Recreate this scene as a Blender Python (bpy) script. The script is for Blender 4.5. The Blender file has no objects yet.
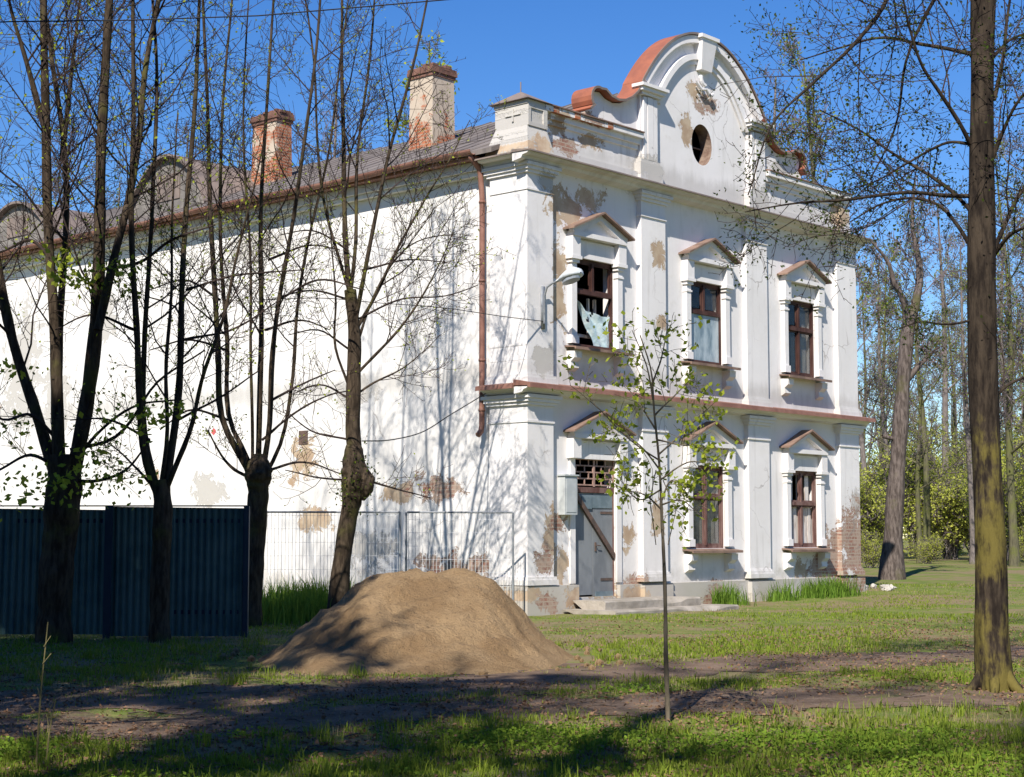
import bpy, bmesh, math, random
import numpy as np
from mathutils import Vector

# ------------------------------------------------------------------ camera, sky, sun, exposure
scene = bpy.context.scene
COL = scene.collection
EYE, PITCH, FPX = 1.5, math.radians(5.16), 1649.0
cam_d = bpy.data.cameras.new("camera")
cam = bpy.data.objects.new("camera", cam_d)
COL.objects.link(cam)
cam.location = (0, 0, EYE)
cam.rotation_euler = (math.pi / 2 + PITCH, 0, 0)
cam_d.sensor_fit = 'HORIZONTAL'
cam_d.sensor_width = 36.0
cam_d.lens = FPX / 1024 * 36.0
cam_d.clip_start = 0.1
cam_d.clip_end = 3000
scene.camera = cam

SUN_EL = math.radians(42)
SUN_AZ = math.atan2(-0.27, -0.96)             # azimuth from +Y, clockwise
world = bpy.data.worlds.new("World")
scene.world = world
world.use_nodes = True
wt = world.node_tree
bg = wt.nodes['Background']
sky = wt.nodes.new('ShaderNodeTexSky')
sky.sky_type = 'NISHITA'
sky.sun_disc = False
sky.sun_elevation = SUN_EL
sky.sun_rotation = SUN_AZ
sky.air_density = 1.0
sky.dust_density = 0.0
sky.ozone_density = 4.0
hs = wt.nodes.new('ShaderNodeHueSaturation')
hs.inputs['Saturation'].default_value = 1.30
hs.inputs['Value'].default_value = 1.32
hs.inputs['Hue'].default_value = 0.512
wt.links.new(sky.outputs['Color'], hs.inputs['Color'])
wt.links.new(hs.outputs['Color'], bg.inputs['Color'])
bg.inputs['Strength'].default_value = 0.075

sun_d = bpy.data.lights.new("sun", 'SUN')
sun_d.energy = 5.0
sun_d.angle = math.radians(0.5)
sun_d.color = (1.0, 0.93, 0.83)
sun = bpy.data.objects.new("sun", sun_d)
COL.objects.link(sun)
s_dir = Vector((math.sin(SUN_AZ) * math.cos(SUN_EL), math.cos(SUN_AZ) * math.cos(SUN_EL), math.sin(SUN_EL)))
sun.rotation_euler = (-s_dir).to_track_quat('-Z', 'Y').to_euler()
sun.location = s_dir * 60

scene.view_settings.view_transform = 'Standard'
scene.view_settings.look = 'None'
scene.view_settings.exposure = 0.52
scene.view_settings.gamma = 1.0
scene.cycles.max_bounces = 6
scene.cycles.transparent_max_bounces = 8

# ------------------------------------------------------------------ geometry helpers
rnd = random.Random(7)
nrs = np.random.RandomState(11)


def pix(px, py, d):
    """a place out in the scene at forward distance d along a sight line"""
    a = (px - 512) / FPX
    b = (388.5 - py) / FPX
    r = np.array([a, math.cos(PITCH) - b * math.sin(PITCH), math.sin(PITCH) + b * math.cos(PITCH)])
    p = r * d / r[1]
    return np.array([p[0], p[1], p[2] + EYE])


def pix_ground(px, py):
    a = (px - 512) / FPX
    b = (388.5 - py) / FPX
    r = np.array([a, math.cos(PITCH) - b * math.sin(PITCH), math.sin(PITCH) + b * math.cos(PITCH)])
    t = -EYE / r[2]
    return r[0] * t, r[1] * t


def lattice(ix, iy, seed):
    n = np.sin(ix * 127.1 + iy * 311.7 + seed * 74.7) * 43758.5453
    return n - np.floor(n)


def noise2(x, y, seed=0):
    x = np.asarray(x, float); y = np.asarray(y, float)
    ix = np.floor(x); iy = np.floor(y)
    fx = x - ix; fy = y - iy
    fx = fx * fx * (3 - 2 * fx); fy = fy * fy * (3 - 2 * fy)
    a = lattice(ix, iy, seed); b = lattice(ix + 1, iy, seed)
    c = lattice(ix, iy + 1, seed); d = lattice(ix + 1, iy + 1, seed)
    return (a * (1 - fx) + b * fx) * (1 - fy) + (c * (1 - fx) + d * fx) * fy


def fbm(x, y, seed=0, octv=3):
    s = 0; a = 0.5; t = 0
    for k in range(octv):
        s = s + a * noise2(x * 2 ** k, y * 2 ** k, seed + k * 9); t += a; a *= .5
    return s / t


def sstep(a, b, x):
    t = np.clip((np.asarray(x, float) - a) / (b - a), 0, 1)
    return t * t * (3 - 2 * t)


def terrain(x, y):
    x = np.asarray(x, float); y = np.asarray(y, float)
    near = 1 - sstep(45, 70, y)
    h = (0.09 * (fbm(x / 3.2, y / 3.2, 3) - .5) + 0.04 * (fbm(x / .7, y / .7, 5) - .5)) * near
    h = h + .2 * sstep(35, 44, y) + .22 * sstep(46, 62, y)
    h = h + .30 * np.exp(-((x + 3.6) ** 2 / 3.4 + (y - 32.2) ** 2 / 7.0))
    return h


class MB:
    def __init__(self):
        self.v = []; self.f = []; self.m = []; self.n = 0

    def add(self, v, f, mi=0):
        v = np.asarray(v, float).reshape(-1, 3)
        off = self.n
        self.v.append(v); self.n += len(v)
        for q in f:
            self.f.append([i + off for i in q]); self.m.append(mi)

    def quad(self, a, b, c, d, mi=0):
        self.add([a, b, c, d], [(0, 1, 2, 3)], mi)

    def box(self, x0, x1, y0, y1, z0, z1, mi=0):
        v = [(x0, y0, z0), (x1, y0, z0), (x1, y1, z0), (x0, y1, z0), (x0, y0, z1), (x1, y0, z1), (x1, y1, z1), (x0, y1, z1)]
        self.add(v, [(0, 3, 2, 1), (4, 5, 6, 7), (0, 1, 5, 4), (1, 2, 6, 5), (2, 3, 7, 6), (3, 0, 4, 7)], mi)

    def frustum(self, a, b, mi=0):
        """a, b = (x0,x1,y0,y1,z) bottom and top rectangles"""
        v = []
        for x0, x1, y0, y1, z in (a, b):
            v += [(x0, y0, z), (x1, y0, z), (x1, y1, z), (x0, y1, z)]
        self.add(v, [(0, 3, 2, 1), (4, 5, 6, 7), (0, 1, 5, 4), (1, 2, 6, 5), (2, 3, 7, 6), (3, 0, 4, 7)], mi)

    def prism_y(self, poly, y0, y1, mi=0):
        n = len(poly)
        v = [(x, y0, z) for x, z in poly] + [(x, y1, z) for x, z in poly]
        f = [tuple(range(n))[::-1], tuple(range(n, 2 * n))]
        f += [(i, (i + 1) % n, n + (i + 1) % n, n + i) for i in range(n)]
        self.add(v, f, mi)

    def prism_x(self, poly, x0, x1, mi=0):
        n = len(poly)
        v = [(x0, y, z) for y, z in poly] + [(x1, y, z) for y, z in poly]
        f = [tuple(range(n)), tuple(range(n, 2 * n))[::-1]]
        f += [(i, n + i, n + (i + 1) % n, (i + 1) % n) for i in range(n)]
        self.add(v, f, mi)

    def tube(self, pts, radii, sides=6, mi=0, cap=False):
        P = np.asarray(pts, float); n = len(P)
        R = np.asarray(radii, float)
        if R.ndim == 0: R = np.full(n, float(R))
        T = np.gradient(P, axis=0)
        T /= (np.linalg.norm(T, axis=1, keepdims=True) + 1e-9)
        m = np.abs(T).sum(0)
        ref = np.zeros(3); ref[int(np.argmin(m))] = 1
        A = np.cross(T, ref); A /= (np.linalg.norm(A, axis=1, keepdims=True) + 1e-9)
        B = np.cross(T, A)
        an = np.arange(sides) * (2 * math.pi / sides)
        V = P[:, None, :] + R[:, None, None] * (np.cos(an)[None, :, None] * A[:, None, :] + np.sin(an)[None, :, None] * B[:, None, :])
        f = []
        for i in range(n - 1):
            o = i * sides
            for k in range(sides):
                k2 = (k + 1) % sides
                f.append((o + k, o + k2, o + sides + k2, o + sides + k))
        if cap:
            f.append(tuple(range(sides))[::-1]); f.append(tuple(range((n - 1) * sides, n * sides)))
        self.add(V.reshape(-1, 3), f, mi)

    def build(self, name, mats, parent=None, smooth=False):
        me = bpy.data.meshes.new(name)
        V = np.concatenate(self.v) if self.v else np.zeros((0, 3))
        me.from_pydata(V.tolist(), [], self.f)
        if not isinstance(mats, (list, tuple)): mats = [mats]
        for m in mats: me.materials.append(m)
        if len(mats) > 1:
            me.polygons.foreach_set('material_index', self.m)
        if smooth:
            me.polygons.foreach_set('use_smooth', [True] * len(self.f))
        me.update()
        o = bpy.data.objects.new(name, me)
        COL.objects.link(o)
        if parent is not None: o.parent = parent
        return o


def mesh_np(name, V, F, mat, parent=None, attr=None):
    """fast mesh of equal-size faces from numpy arrays"""
    me = bpy.data.meshes.new(name)
    V = np.ascontiguousarray(V, np.float32); F = np.ascontiguousarray(F, np.int32)
    k = F.shape[1]
    me.vertices.add(len(V)); me.vertices.foreach_set('co', V.ravel())
    me.loops.add(F.size); me.loops.foreach_set('vertex_index', F.ravel())
    me.polygons.add(len(F))
    me.polygons.foreach_set('loop_start', np.arange(0, F.size, k, dtype=np.int32))
    me.polygons.foreach_set('loop_total', np.full(len(F), k, np.int32))
    me.update(calc_edges=True)
    for m in (mat if isinstance(mat, (list, tuple)) else [mat]): me.materials.append(m)
    o = bpy.data.objects.new(name, me); COL.objects.link(o)
    if parent is not None: o.parent = parent
    return o


def tag(o, label=None, cat=None, group=None, kind=None):
    if label: o['label'] = label
    if cat: o['category'] = cat
    if group: o['group'] = group
    if kind: o['kind'] = kind
    return o


def thing(name, label, cat, loc=(0, 0, 0), rz=0, group=None):
    o = bpy.data.objects.new(name, None)
    o.empty_display_size = .3
    COL.objects.link(o)
    o.location = loc; o.rotation_euler = (0, 0, rz)
    return tag(o, label, cat, group)


def copy_tree(o, parent=None):
    c = o.copy(); COL.objects.link(c); c.parent = parent
    for ch in list(o.children): copy_tree(ch, c)
    return c


# ------------------------------------------------------------------ material helpers
class NT:
    def __init__(self, name):
        self.mat = bpy.data.materials.new(name); self.mat.use_nodes = True
        self.t = self.mat.node_tree
        self.b = self.t.nodes['Principled BSDF']
        self.co = self.t.nodes.new('ShaderNodeTexCoord')

    def n(self, typ, **kw):
        o = self.t.nodes.new(typ)
        for k, v in kw.items(): setattr(o, k, v)
        return o

    def put(self, sock, val):
        if isinstance(val, bpy.types.NodeSocket): self.t.links.new(val, sock)
        elif isinstance(val, (tuple, list)) and len(val) == 3 and sock.type == 'RGBA': sock.default_value = (*val, 1)
        else: sock.default_value = val

    def math(self, op, a, b=0.0, c=None, clamp=False):
        o = self.n('ShaderNodeMath', operation=op, use_clamp=clamp)
        self.put(o.inputs[0], a); self.put(o.inputs[1], b)
        if c is not None: self.put(o.inputs[2], c)
        return o.outputs[0]

    def vmath(self, op, a, b=(0, 0, 0)):
        o = self.n('ShaderNodeVectorMath', operation=op)
        self.put(o.inputs[0], a); self.put(o.inputs[1], b)
        return o.outputs['Value'] if op in ('LENGTH', 'DISTANCE') else o.outputs['Vector']

    def noise(self, vec, scale, detail=4, rough=.55, dist=0.0):
        o = self.n('ShaderNodeTexNoise')
        if vec is not None: self.put(o.inputs['Vector'], vec)
        o.inputs['Scale'].default_value = scale; o.inputs['Detail'].default_value = detail
        o.inputs['Roughness'].default_value = rough; o.inputs['Distortion'].default_value = dist
        return o.outputs['Fac']

    def ramp(self, fac, lo, hi, a=0.0, b=1.0):
        o = self.n('ShaderNodeMapRange'); o.interpolation_type = 'SMOOTHSTEP'
        self.put(o.inputs['Value'], fac)
        o.inputs['From Min'].default_value = lo; o.inputs['From Max'].default_value = hi
        o.inputs['To Min'].default_value = a; o.inputs['To Max'].default_value = b
        return o.outputs[0]

    def mix(self, fac, a, b, mode='MIX'):
        o = self.n('ShaderNodeMix', data_type='RGBA', blend_type=mode)
        o.inputs['Factor'].default_value = 1.0
        self.put(o.inputs['Factor'], fac); self.put(o.inputs['A'], a) if False else None
        self.put(o.inputs[6], a); self.put(o.inputs[7], b)
        return o.outputs[2]

    def bump(self, h, strength=.3, dist=.02):
        o = self.n('ShaderNodeBump'); o.inputs['Strength'].default_value = strength; o.inputs['Distance'].default_value = dist
        self.put(o.inputs['Height'], h); self.put(self.b.inputs['Normal'], o.outputs[0])

    def scaled(self, vec, s):
        return self.vmath('MULTIPLY', vec, s)

    def done(self, col, rough=.8, spec=.25, metal=0.0):
        self.put(self.b.inputs['Base Color'], col); self.put(self.b.inputs['Roughness'], rough)
        self.b.inputs['Specular IOR Level'].default_value = spec
        self.b.inputs['Metallic'].default_value = metal
        return self.mat


def simple_mat(name, c1, c2, scale=3.0, rough=.8, spec=.2, bump=.2, stretch=(1, 1, 1), metal=0.0, lo=.35, hi=.65, bscale=None, bdist=.01):
    t = NT(name)
    v = t.scaled(t.co.outputs['Object'], stretch)
    f = t.ramp(t.noise(v, scale, 6, .6), lo, hi)
    col = t.mix(f, c1, c2)
    if bump: t.bump(t.noise(v, (bscale or scale * 4), 5, .65), bump, bdist)
    return t.done(col, rough, spec, metal)


def plaster(name, axis, patches, tone=(.80, .79, .77), cracks=True, grime=1.0):
    """white lime plaster with peeled places; patches: (u, z, ru, rz, kind 0 tan render / 1 bare brick / 2 pink spot / 3 grey, on the side also tree shadow)"""
    t = NT(name)
    sp = t.n('ShaderNodeSeparateXYZ'); t.put(sp.inputs[0], t.co.outputs['Object'])
    cb = t.n('ShaderNodeCombineXYZ')
    t.put(cb.inputs[0], sp.outputs[axis]); t.put(cb.inputs[1], sp.outputs[2]); cb.inputs[2].default_value = 0
    P = cb.outputs[0]
    obj = t.co.outputs['Object']
    big = t.noise(obj, .55, 5, .6)
    med = t.noise(obj, 2.6, 6, .65)
    fine = t.noise(obj, 14, 5, .7)
    streak = t.noise(t.scaled(P, (4.5, .45, 1)), 1.0, 5, .62)
    col = t.mix(t.ramp(big, .35, .7), tone, (tone[0] * .92, tone[1] * .915, tone[2] * .90))
    col = t.mix(t.ramp(med, .56, .80, 0, .42 * grime), col, (.58, .55, .50))
    col = t.mix(t.ramp(streak, .53, .80, 0, .50 * grime), col, (.47, .45, .42))
    col = t.mix(t.ramp(fine, .62, .8, 0, .25 * grime), col, (.55, .51, .45))
    nz2 = t.noise(P, 1.1, 6, .7)
    band = t.math('MAXIMUM', t.ramp(t.math('ABSOLUTE', t.math('SUBTRACT', sp.outputs[2], 9.25)), .0, .75, 1, 0), t.ramp(t.math('ABSOLUTE', t.math('SUBTRACT', sp.outputs[2], 4.75)), .0, .6, .8, 0))
    col = t.mix(t.ramp(t.math('ADD', t.math('MULTIPLY', band, .55), t.math('MULTIPLY', t.math('ADD', nz2, streak), .5)), .64, 1.02, 0, .50 * grime), col, (.40, .385, .36))
    # rising damp and splash dirt over the foot of the wall
    low = t.math('ADD', t.ramp(sp.outputs[2], .2, 1.5, 1, 0), t.math('MULTIPLY', t.math('SUBTRACT', med, .5), 1.6))
    col = t.mix(t.ramp(low, .35, 1.1, 0, .6 * grime), col, (.46, .43, .38))
    # peeled places, and grey patches that hold some painted tree shadow
    wob = t.math('ADD', t.math('MULTIPLY', t.math('SUBTRACT', t.noise(P, 2.3, 7, .78, .6), .5), 3.6), t.math('MULTIPLY', t.math('SUBTRACT', fine, .5), .7))
    masks = {}
    for (u, z, ru, rz, kind) in patches:
        d = t.vmath('MULTIPLY', t.vmath('SUBTRACT', P, (u, z, 0)), (1 / ru, 1 / rz, 0))
        m = t.math('SUBTRACT', 1.0, t.vmath('LENGTH', d))
        masks[kind] = m if kind not in masks else t.math('MAXIMUM', masks[kind], m)
    br = t.n('ShaderNodeTexBrick')
    t.put(br.inputs['Vector'], P)
    br.inputs['Scale'].default_value = 1.0
    br.inputs['Brick Width'].default_value = .27; br.inputs['Row Height'].default_value = .085
    br.inputs['Mortar Size'].default_value = .010
    br.inputs['Color1'].default_value = (.33, .17, .125, 1); br.inputs['Color2'].default_value = (.24, .125, .095, 1)
    br.inputs['Mortar'].default_value = (.42, .36, .29, 1)
    brick = t.mix(t.ramp(t.math('ADD', t.math('MULTIPLY', fine, .5), t.math('MULTIPLY', med, .5)), .42, .56, 0, .85), br.outputs['Color'], (.42, .33, .265))
    tan = t.mix(t.ramp(med, .4, .65), (.50, .40, .29), (.40, .29, .20))
    hsum = None
    for kind, c in ((3, (.50, .48, .45)), (0, tan), (1, brick), (2, (.55, .12, .12))):
        if kind not in masks: continue
        mk = t.ramp(t.math('ADD', masks[kind], wob), .30, .36)
        col = t.mix(mk, col, c)
        hsum = mk if hsum is None else t.math('MAXIMUM', hsum, mk)
    h = t.math('ADD', t.math('MULTIPLY', med, .35), t.math('MULTIPLY', fine, .12))
    if hsum is not None: h = t.math('SUBTRACT', h, hsum)
    if cracks:
        vo = t.n('ShaderNodeTexVoronoi', feature='DISTANCE_TO_EDGE')
        nz = t.n('ShaderNodeTexNoise'); t.put(nz.inputs['Vector'], P); nz.inputs['Scale'].default_value = 1.6; nz.inputs['Detail'].default_value = 4
        t.put(vo.inputs['Vector'], t.vmath('ADD', P, t.vmath('MULTIPLY', nz.outputs['Color'], (.9, .9, 0))))
        vo.inputs['Scale'].default_value = .75
        ck = t.math('MULTIPLY', t.ramp(vo.outputs['Distance'], 0.0, .014, 1, 0), t.ramp(t.noise(P, .42, 2, .5), .54, .62))
        col = t.mix(t.math('MULTIPLY', ck, .6), col, (.25, .22, .2))
    t.bump(h, .55, .035)
    return t.done(col, .9, .1)


# ------------------------------------------------------------------ materials
FRONT_PATCHES = [
    (1.25, 8.15, .95, .55, 0), (2.0, 8.45, .8, .35, 0), (1.05, 7.0, .45, .55, 0), (1.05, 6.2, .35, .75, 0), (.6, 8.6, .35, .3, 3),
    (6.35, 11.35, .55, .35, 1), (5.55, 10.55, .35, .5, 0), (5.8, 11.5, .35, .3, 0), (4.3, 7.6, .35, .4, 0), (4.45, 6.1, .3, .35, 0),
    (2.5, .45, .8, .25, 0), (3.35, .45, .5, .35, 1), (.75, 1.6, .35, .75, 0), (1.0, 1.75, .5, .3, 1), (1.1, .95, .35, .5, 0), (.45, 1.0, .4, .4, 1),
    (12.25, 1.3, .95, 1.45, 1), (11.5, 1.0, .9, 1.0, 1), (10.9, .85, .8, .45, 1), (12.3, .3, .8, .6, 1), (10.0, .75, .4, .3, 0), (12.5, 2.3, .5, .6, 3), (6.5, .35, .6, .3, 1),
    (4.2, 1.9, .35, .45, 0), (3.3, 1.5, .3, .4, 0), (.95, 9.85, .5, .35, 0), (1.3, 9.45, .6, .25, 1), (2.2, 9.7, .5, .2, 0), (2.0, 10.15, .8, .2, 1),
    (4.1, 9.4, .6, .5, 3), (8.4, 9.5, .5, .5, 3), (8.3, 11.0, .5, .4, 3), (9.2, 10.3, .7, .25, 3), (12.0, 9.6, .6, .5, 0), (.5, 5.0, .5, .5, 3),
]
SIDE_PATCHES = [
    (6.7, 3.2, .55, .8, 0), (2.6, 2.5, 1.0, .35, 1), (3.6, 2.45, .7, .3, 0), (6.2, 1.9, .7, .4, 0), (.35, 1.4, .5, .6, 1), (4.6, 1.2, 1.1, .5, 3),
    (9.9, 4.0, .10, .14, 2), (10.1, 2.6, .9, .5, 3), (18.2, 6.0, 1.2, 2.4, 3), (16.6, 5.0, .9, 1.6, 3),  # tall grey pair at the far end paints in tree shadow blotches
    (20.5, 4.5, 1.2, 1.8, 0), (12.3, 3.0, .5, .3, 0), (8.4, 8.2, 1.2, .5, 3), (5.0, 4.6, .8, .4, 3), (14.4, 7.0, .7, .9, 3), (.6, 3.0, .5, .6, 3), (1.9, .8, 1.6, .5, 1),
]
M = {}
M['front'] = plaster('plaster_front', 0, FRONT_PATCHES, (.785, .765, .76), grime=1.1)
M['side'] = plaster('plaster_side', 1, SIDE_PATCHES, (.76, .745, .73), grime=1.15)
M['trim'] = plaster('plaster_trim', 0, [], (.785, .765, .76), cracks=False, grime=1.1)
M['weathered'] = plaster('weathered_render', 0, [(.2, 9.5, .6, .5, 3), (.3, 9.2, .5, .3, 0)], (.56, .54, .50), grime=1.5)
M['plinth'] = plaster('plinth_render', 0, [(.5, .25, .5, .3, 1), (.1, .4, .4, .2, 0), (1.3, .3, .4, .3, 0), (3.4, .3, .5, .3, 0), (6.3, .2, .6, .3, 1), (9.6, .3, .6, .3, 3), (11.9, .3, 1.0, .5, 1), (7.6, .4, .5, .25, 3)], (.50, .475, .44), cracks=False, grime=1.7)
M['rust'] = simple_mat('oxide_red_sheet', (.20, .095, .07), (.28, .145, .11), 3, .65, .3, .15)
M['rust_dark'] = simple_mat('weathered_brown_sheet', (.17, .115, .09), (.27, .18, .14), 3, .7, .25, .15)
M['orange'] = simple_mat('orange_sheet', (.36, .125, .07), (.26, .095, .06), 2, .6, .3, .12)
M['greysheet'] = simple_mat('grey_sheet', (.16, .13, .115), (.24, .19, .16), 2, .6, .3, .1)
M['roof'] = simple_mat('old_roofing_felt', (.12, .105, .10), (.21, .185, .17), 1.4, .9, .15, .3, stretch=(.5, 2.5, .5))
M['dormerface'] = simple_mat('grey_dormer_render', (.15, .14, .13), (.25, .23, .21), 2.5, .95, .1, .3)
M['interior'] = simple_mat('dark_interior', (.030, .022, .02), (.045, .035, .03), 1.0, .95, .05, 0)
M['woodbrown'] = simple_mat('brown_window_paint', (.048, .020, .016), (.088, .042, .034), 5, .65, .25, .2, stretch=(1, 1, .3))
M['woodpink'] = simple_mat('faded_red_window_paint', (.105, .048, .040), (.20, .125, .11), 6, .75, .2, .25, stretch=(1, 1, .3))
M['woodwhite'] = simple_mat('peeling_white_boards', (.66, .62, .58), (.33, .26, .22), 6, .85, .15, .3, stretch=(2, 1, .25), lo=.48, hi=.68)
M['plastic'] = simple_mat('pale_plastic_sheet', (.42, .58, .62), (.60, .70, .72), 5, .35, .5, .5, bscale=6, bdist=.05)
M['curtain'] = simple_mat('pale_curtain', (.62, .60, .55), (.48, .45, .40), 3, .9, .1, .2, stretch=(6, 1, .3))
M['door'] = simple_mat('grey_door_sheet', (.15, .163, .178), (.225, .24, .255), 2.4, .55, .35, .12, stretch=(1, 1, .5))
M['doorpatch'] = simple_mat('bluish_door_sheet', (.12, .165, .19), (.18, .23, .26), 4, .55, .35, .12)
M['reveal'] = simple_mat('rough_brick_reveal', (.17, .11, .085), (.28, .21, .165), 5, .95, .1, .6, bdist=.03)
M['iron'] = simple_mat('rusted_iron', (.085, .065, .055), (.15, .095, .075), 8, .8, .3, .2)
M['grate'] = simple_mat('cream_grate_bars', (.42, .28, .235), (.28, .17, .135), 8, .7, .3, .1)
M['stone'] = simple_mat('worn_step_stone', (.25, .225, .19), (.39, .355, .31), 2.2, .95, .1, .7, bdist=.03)
M['box'] = simple_mat('grey_box_paint', (.50, .53, .54), (.42, .45, .46), 3, .6, .3, .1)
M['lampshell'] = simple_mat('pale_lamp_housing', (.62, .66, .70), (.52, .56, .60), 4, .5, .4, .05)
M['lampglass'] = simple_mat('dull_lamp_cover', (.20, .23, .27), (.28, .31, .35), 4, .3, .5, 0)
M['fence'] = simple_mat('blue_green_sheet', (.040, .100, .108), (.075, .145, .145), 1.6, .5, .4, .1)
M['fencedark'] = simple_mat('blue_post_paint', (.010, .026, .052), (.016, .038, .065), 2, .5, .4, .1)
M['wire'] = simple_mat('pale_zinc_wire', (.42, .44, .47), (.52, .54, .56), 6, .6, .3, 0)
M['steel'] = simple_mat('galvanised_steel', (.20, .22, .25), (.30, .32, .34), 6, .5, .4, 0, metal=.3)
M['cable'] = simple_mat('black_cable', (.02, .02, .022), (.03, .03, .03), 4, .6, .3, 0)


def brick_mat(name, amount):
    t = NT(name)
    sp = t.n('ShaderNodeSeparateXYZ'); t.put(sp.inputs[0], t.co.outputs['Object'])
    cb = t.n('ShaderNodeCombineXYZ')
    t.put(cb.inputs[0], t.math('ADD', sp.outputs[0], sp.outputs[1])); t.put(cb.inputs[1], sp.outputs[2])
    br = t.n('ShaderNodeTexBrick'); t.put(br.inputs['Vector'], cb.outputs[0]); br.inputs['Scale'].default_value = 1
    br.inputs['Brick Width'].default_value = .26; br.inputs['Row Height'].default_value = .08; br.inputs['Mortar Size'].default_value = .01
    br.inputs['Color1'].default_value = (.44, .165, .085, 1); br.inputs['Color2'].default_value = (.33, .115, .065, 1); br.inputs['Mortar'].default_value = (.36, .27, .2, 1)
    n1 = t.noise(t.co.outputs['Object'], 1.5, 6, .65)
    k = t.math('ADD', n1, t.math('MULTIPLY', t.math('SUBTRACT', sp.outputs[2], 11.3), amount[1]))
    col = t.mix(t.ramp(k, amount[0], amount[0] + .07), br.outputs['Color'], (.50, .42, .33))
    col = t.mix(t.ramp(t.noise(t.co.outputs['Object'], 6, 5, .6), .5, .75, 0, .5), col, (.24, .17, .12))
    t.bump(br.outputs['Fac'], -.5, .02)
    return t.done(col, .92, .1)


M['sooty'] = simple_mat('sooty_brick', (.13, .07, .055), (.22, .12, .09), 6, .95, .1, .5)
M['chimney_near'] = brick_mat('peeling_chimney_plaster', (.42, .16))
M['chimney_far'] = brick_mat('bare_chimney_brick', (.54, .05))


def glass_mat():
    t = NT('old_window_glass')
    n = t.noise(t.co.outputs['Object'], 2.5, 3, .5)
    t.bump(n, .25, .05)
    t.b.inputs['Alpha'].default_value = .4
    return t.done((.05, .06, .07), .08, .6)


M['glass'] = glass_mat()


def reflection_pane_mat():
    t = NT('reflection_pane')
    n = t.noise(t.scaled(t.co.outputs['Object'], (1, 1, .4)), 3.0, 5, .6)
    col = t.mix(t.ramp(n, .40, .66), (.14, .20, .24), (.38, .45, .49))  # bluish grey reflection put into the pane's own mottled colour
    t.bump(n, .2, .05)
    return t.done(col, .25, .5)


M['bluish'] = reflection_pane_mat()


def leaf_mat(name, c1, c2, trans=.45):
    t = NT(name)
    info = t.n('ShaderNodeNewGeometry')
    rp = info.outputs['Random Per Island']
    col = t.mix(rp, c1, c2)
    out = t.t.nodes['Material Output']
    tr = t.n('ShaderNodeBsdfTranslucent'); t.put(tr.inputs['Color'], col)
    df = t.n('ShaderNodeBsdfDiffuse'); t.put(df.inputs['Color'], col)
    mx = t.n('ShaderNodeMixShader'); mx.inputs[0].default_value = trans
    t.t.links.new(df.outputs[0], mx.inputs[1]); t.t.links.new(tr.outputs[0], mx.inputs[2])
    t.t.links.new(mx.outputs[0], out.inputs['Surface'])
    return t.mat


M['leaf_young'] = leaf_mat('young_yellow_green_leaf', (.42, .48, .06), (.27, .34, .04))
M['leaf_dark'] = leaf_mat('small_olive_leaf', (.10, .13, .03), (.055, .085, .02))
M['leaf_bud'] = leaf_mat('reddish_bud', (.11, .075, .055), (.10, .12, .04))
M['leaf_under'] = leaf_mat('woodland_spring_leaf', (.34, .38, .07), (.19, .25, .045), .55)
M['leaf_light'] = leaf_mat('light_spring_leaf', (.60, .62, .13), (.42, .47, .095), .5)
M['leaf_olive'] = leaf_mat('pale_olive_leaf', (.26, .25, .08), (.16, .17, .05), .5)
M['leaf_dense'] = leaf_mat('dense_dark_leaf', (.035, .06, .02), (.05, .08, .025), .15)
M['blade'] = leaf_mat('grass_blade', (.26, .325, .045), (.16, .23, .032), .4)
M['blade_dry'] = leaf_mat('dry_grass_blade', (.36, .30, .17), (.27, .25, .11), .3)
M['blade_lush'] = leaf_mat('lush_grass_blade', (.20, .31, .05), (.11, .21, .03), .4)
M['weed'] = leaf_mat('low_weed_leaf', (.25, .36, .045), (.13, .23, .03), .35)
M['litter'] = leaf_mat('fallen_leaf', (.30, .19, .12), (.16, .095, .06), .1)


def bark(name, c1, c2, moss=None, mlo=.5, mtop=None):
    t = NT(name)
    v = t.scaled(t.co.outputs['Object'], (1, 1, .22))
    n = t.noise(v, 14, 6, .65)
    col = t.mix(t.ramp(n, .35, .65), c1, c2)
    if moss:
        mm = t.noise(t.co.outputs['Object'], 1.5, 5, .6)
        if mtop:
            sp = t.n('ShaderNodeSeparateXYZ'); t.put(sp.inputs[0], t.co.outputs['Object'])
            mm = t.math('ADD', mm, t.math('SUBTRACT', t.math('MULTIPLY', t.math('SUBTRACT', n, .5), .55), t.ramp(sp.outputs[2], mtop - 1.6, mtop + 1.0, -.10, .22)))
        col = t.mix(t.ramp(mm, mlo, mlo + .18, 0, .85), col, moss)
    t.bump(n, .8, .03)
    return t.done(col, .95, .1)


M['bark_dark'] = bark('dark_bark', (.012, .010, .009), (.042, .033, .026), (.04, .04, .018), .56)
M['bark_brown'] = bark('brown_bark', (.030, .022, .016), (.085, .064, .045), (.095, .088, .03), .50)
M['bark_moss'] = bark('mossy_bark', (.018, .014, .012), (.062, .048, .036), (.155, .130, .035), .50, 2.9)
M['bark_grey'] = bark('grey_bark', (.10, .09, .085), (.19, .17, .16), (.12, .12, .06), .6)
M['bark_green'] = bark('greenish_bark', (.08, .075, .05), (.14, .13, .08), (.12, .13, .04), .42)
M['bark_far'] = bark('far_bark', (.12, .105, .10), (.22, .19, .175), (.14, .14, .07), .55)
M['bark_pale'] = bark('pale_dead_wood', (.06, .048, .042), (.165, .135, .12), (.09, .085, .04), .54)
M['twig'] = simple_mat('twig_bark', (.035, .026, .024), (.065, .048, .042), 3, .9, .1, 0)
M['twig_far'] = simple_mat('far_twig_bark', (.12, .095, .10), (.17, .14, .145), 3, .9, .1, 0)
M['bark_sap'] = bark('sapling_bark', (.13, .11, .085), (.20, .17, .13))


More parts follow.
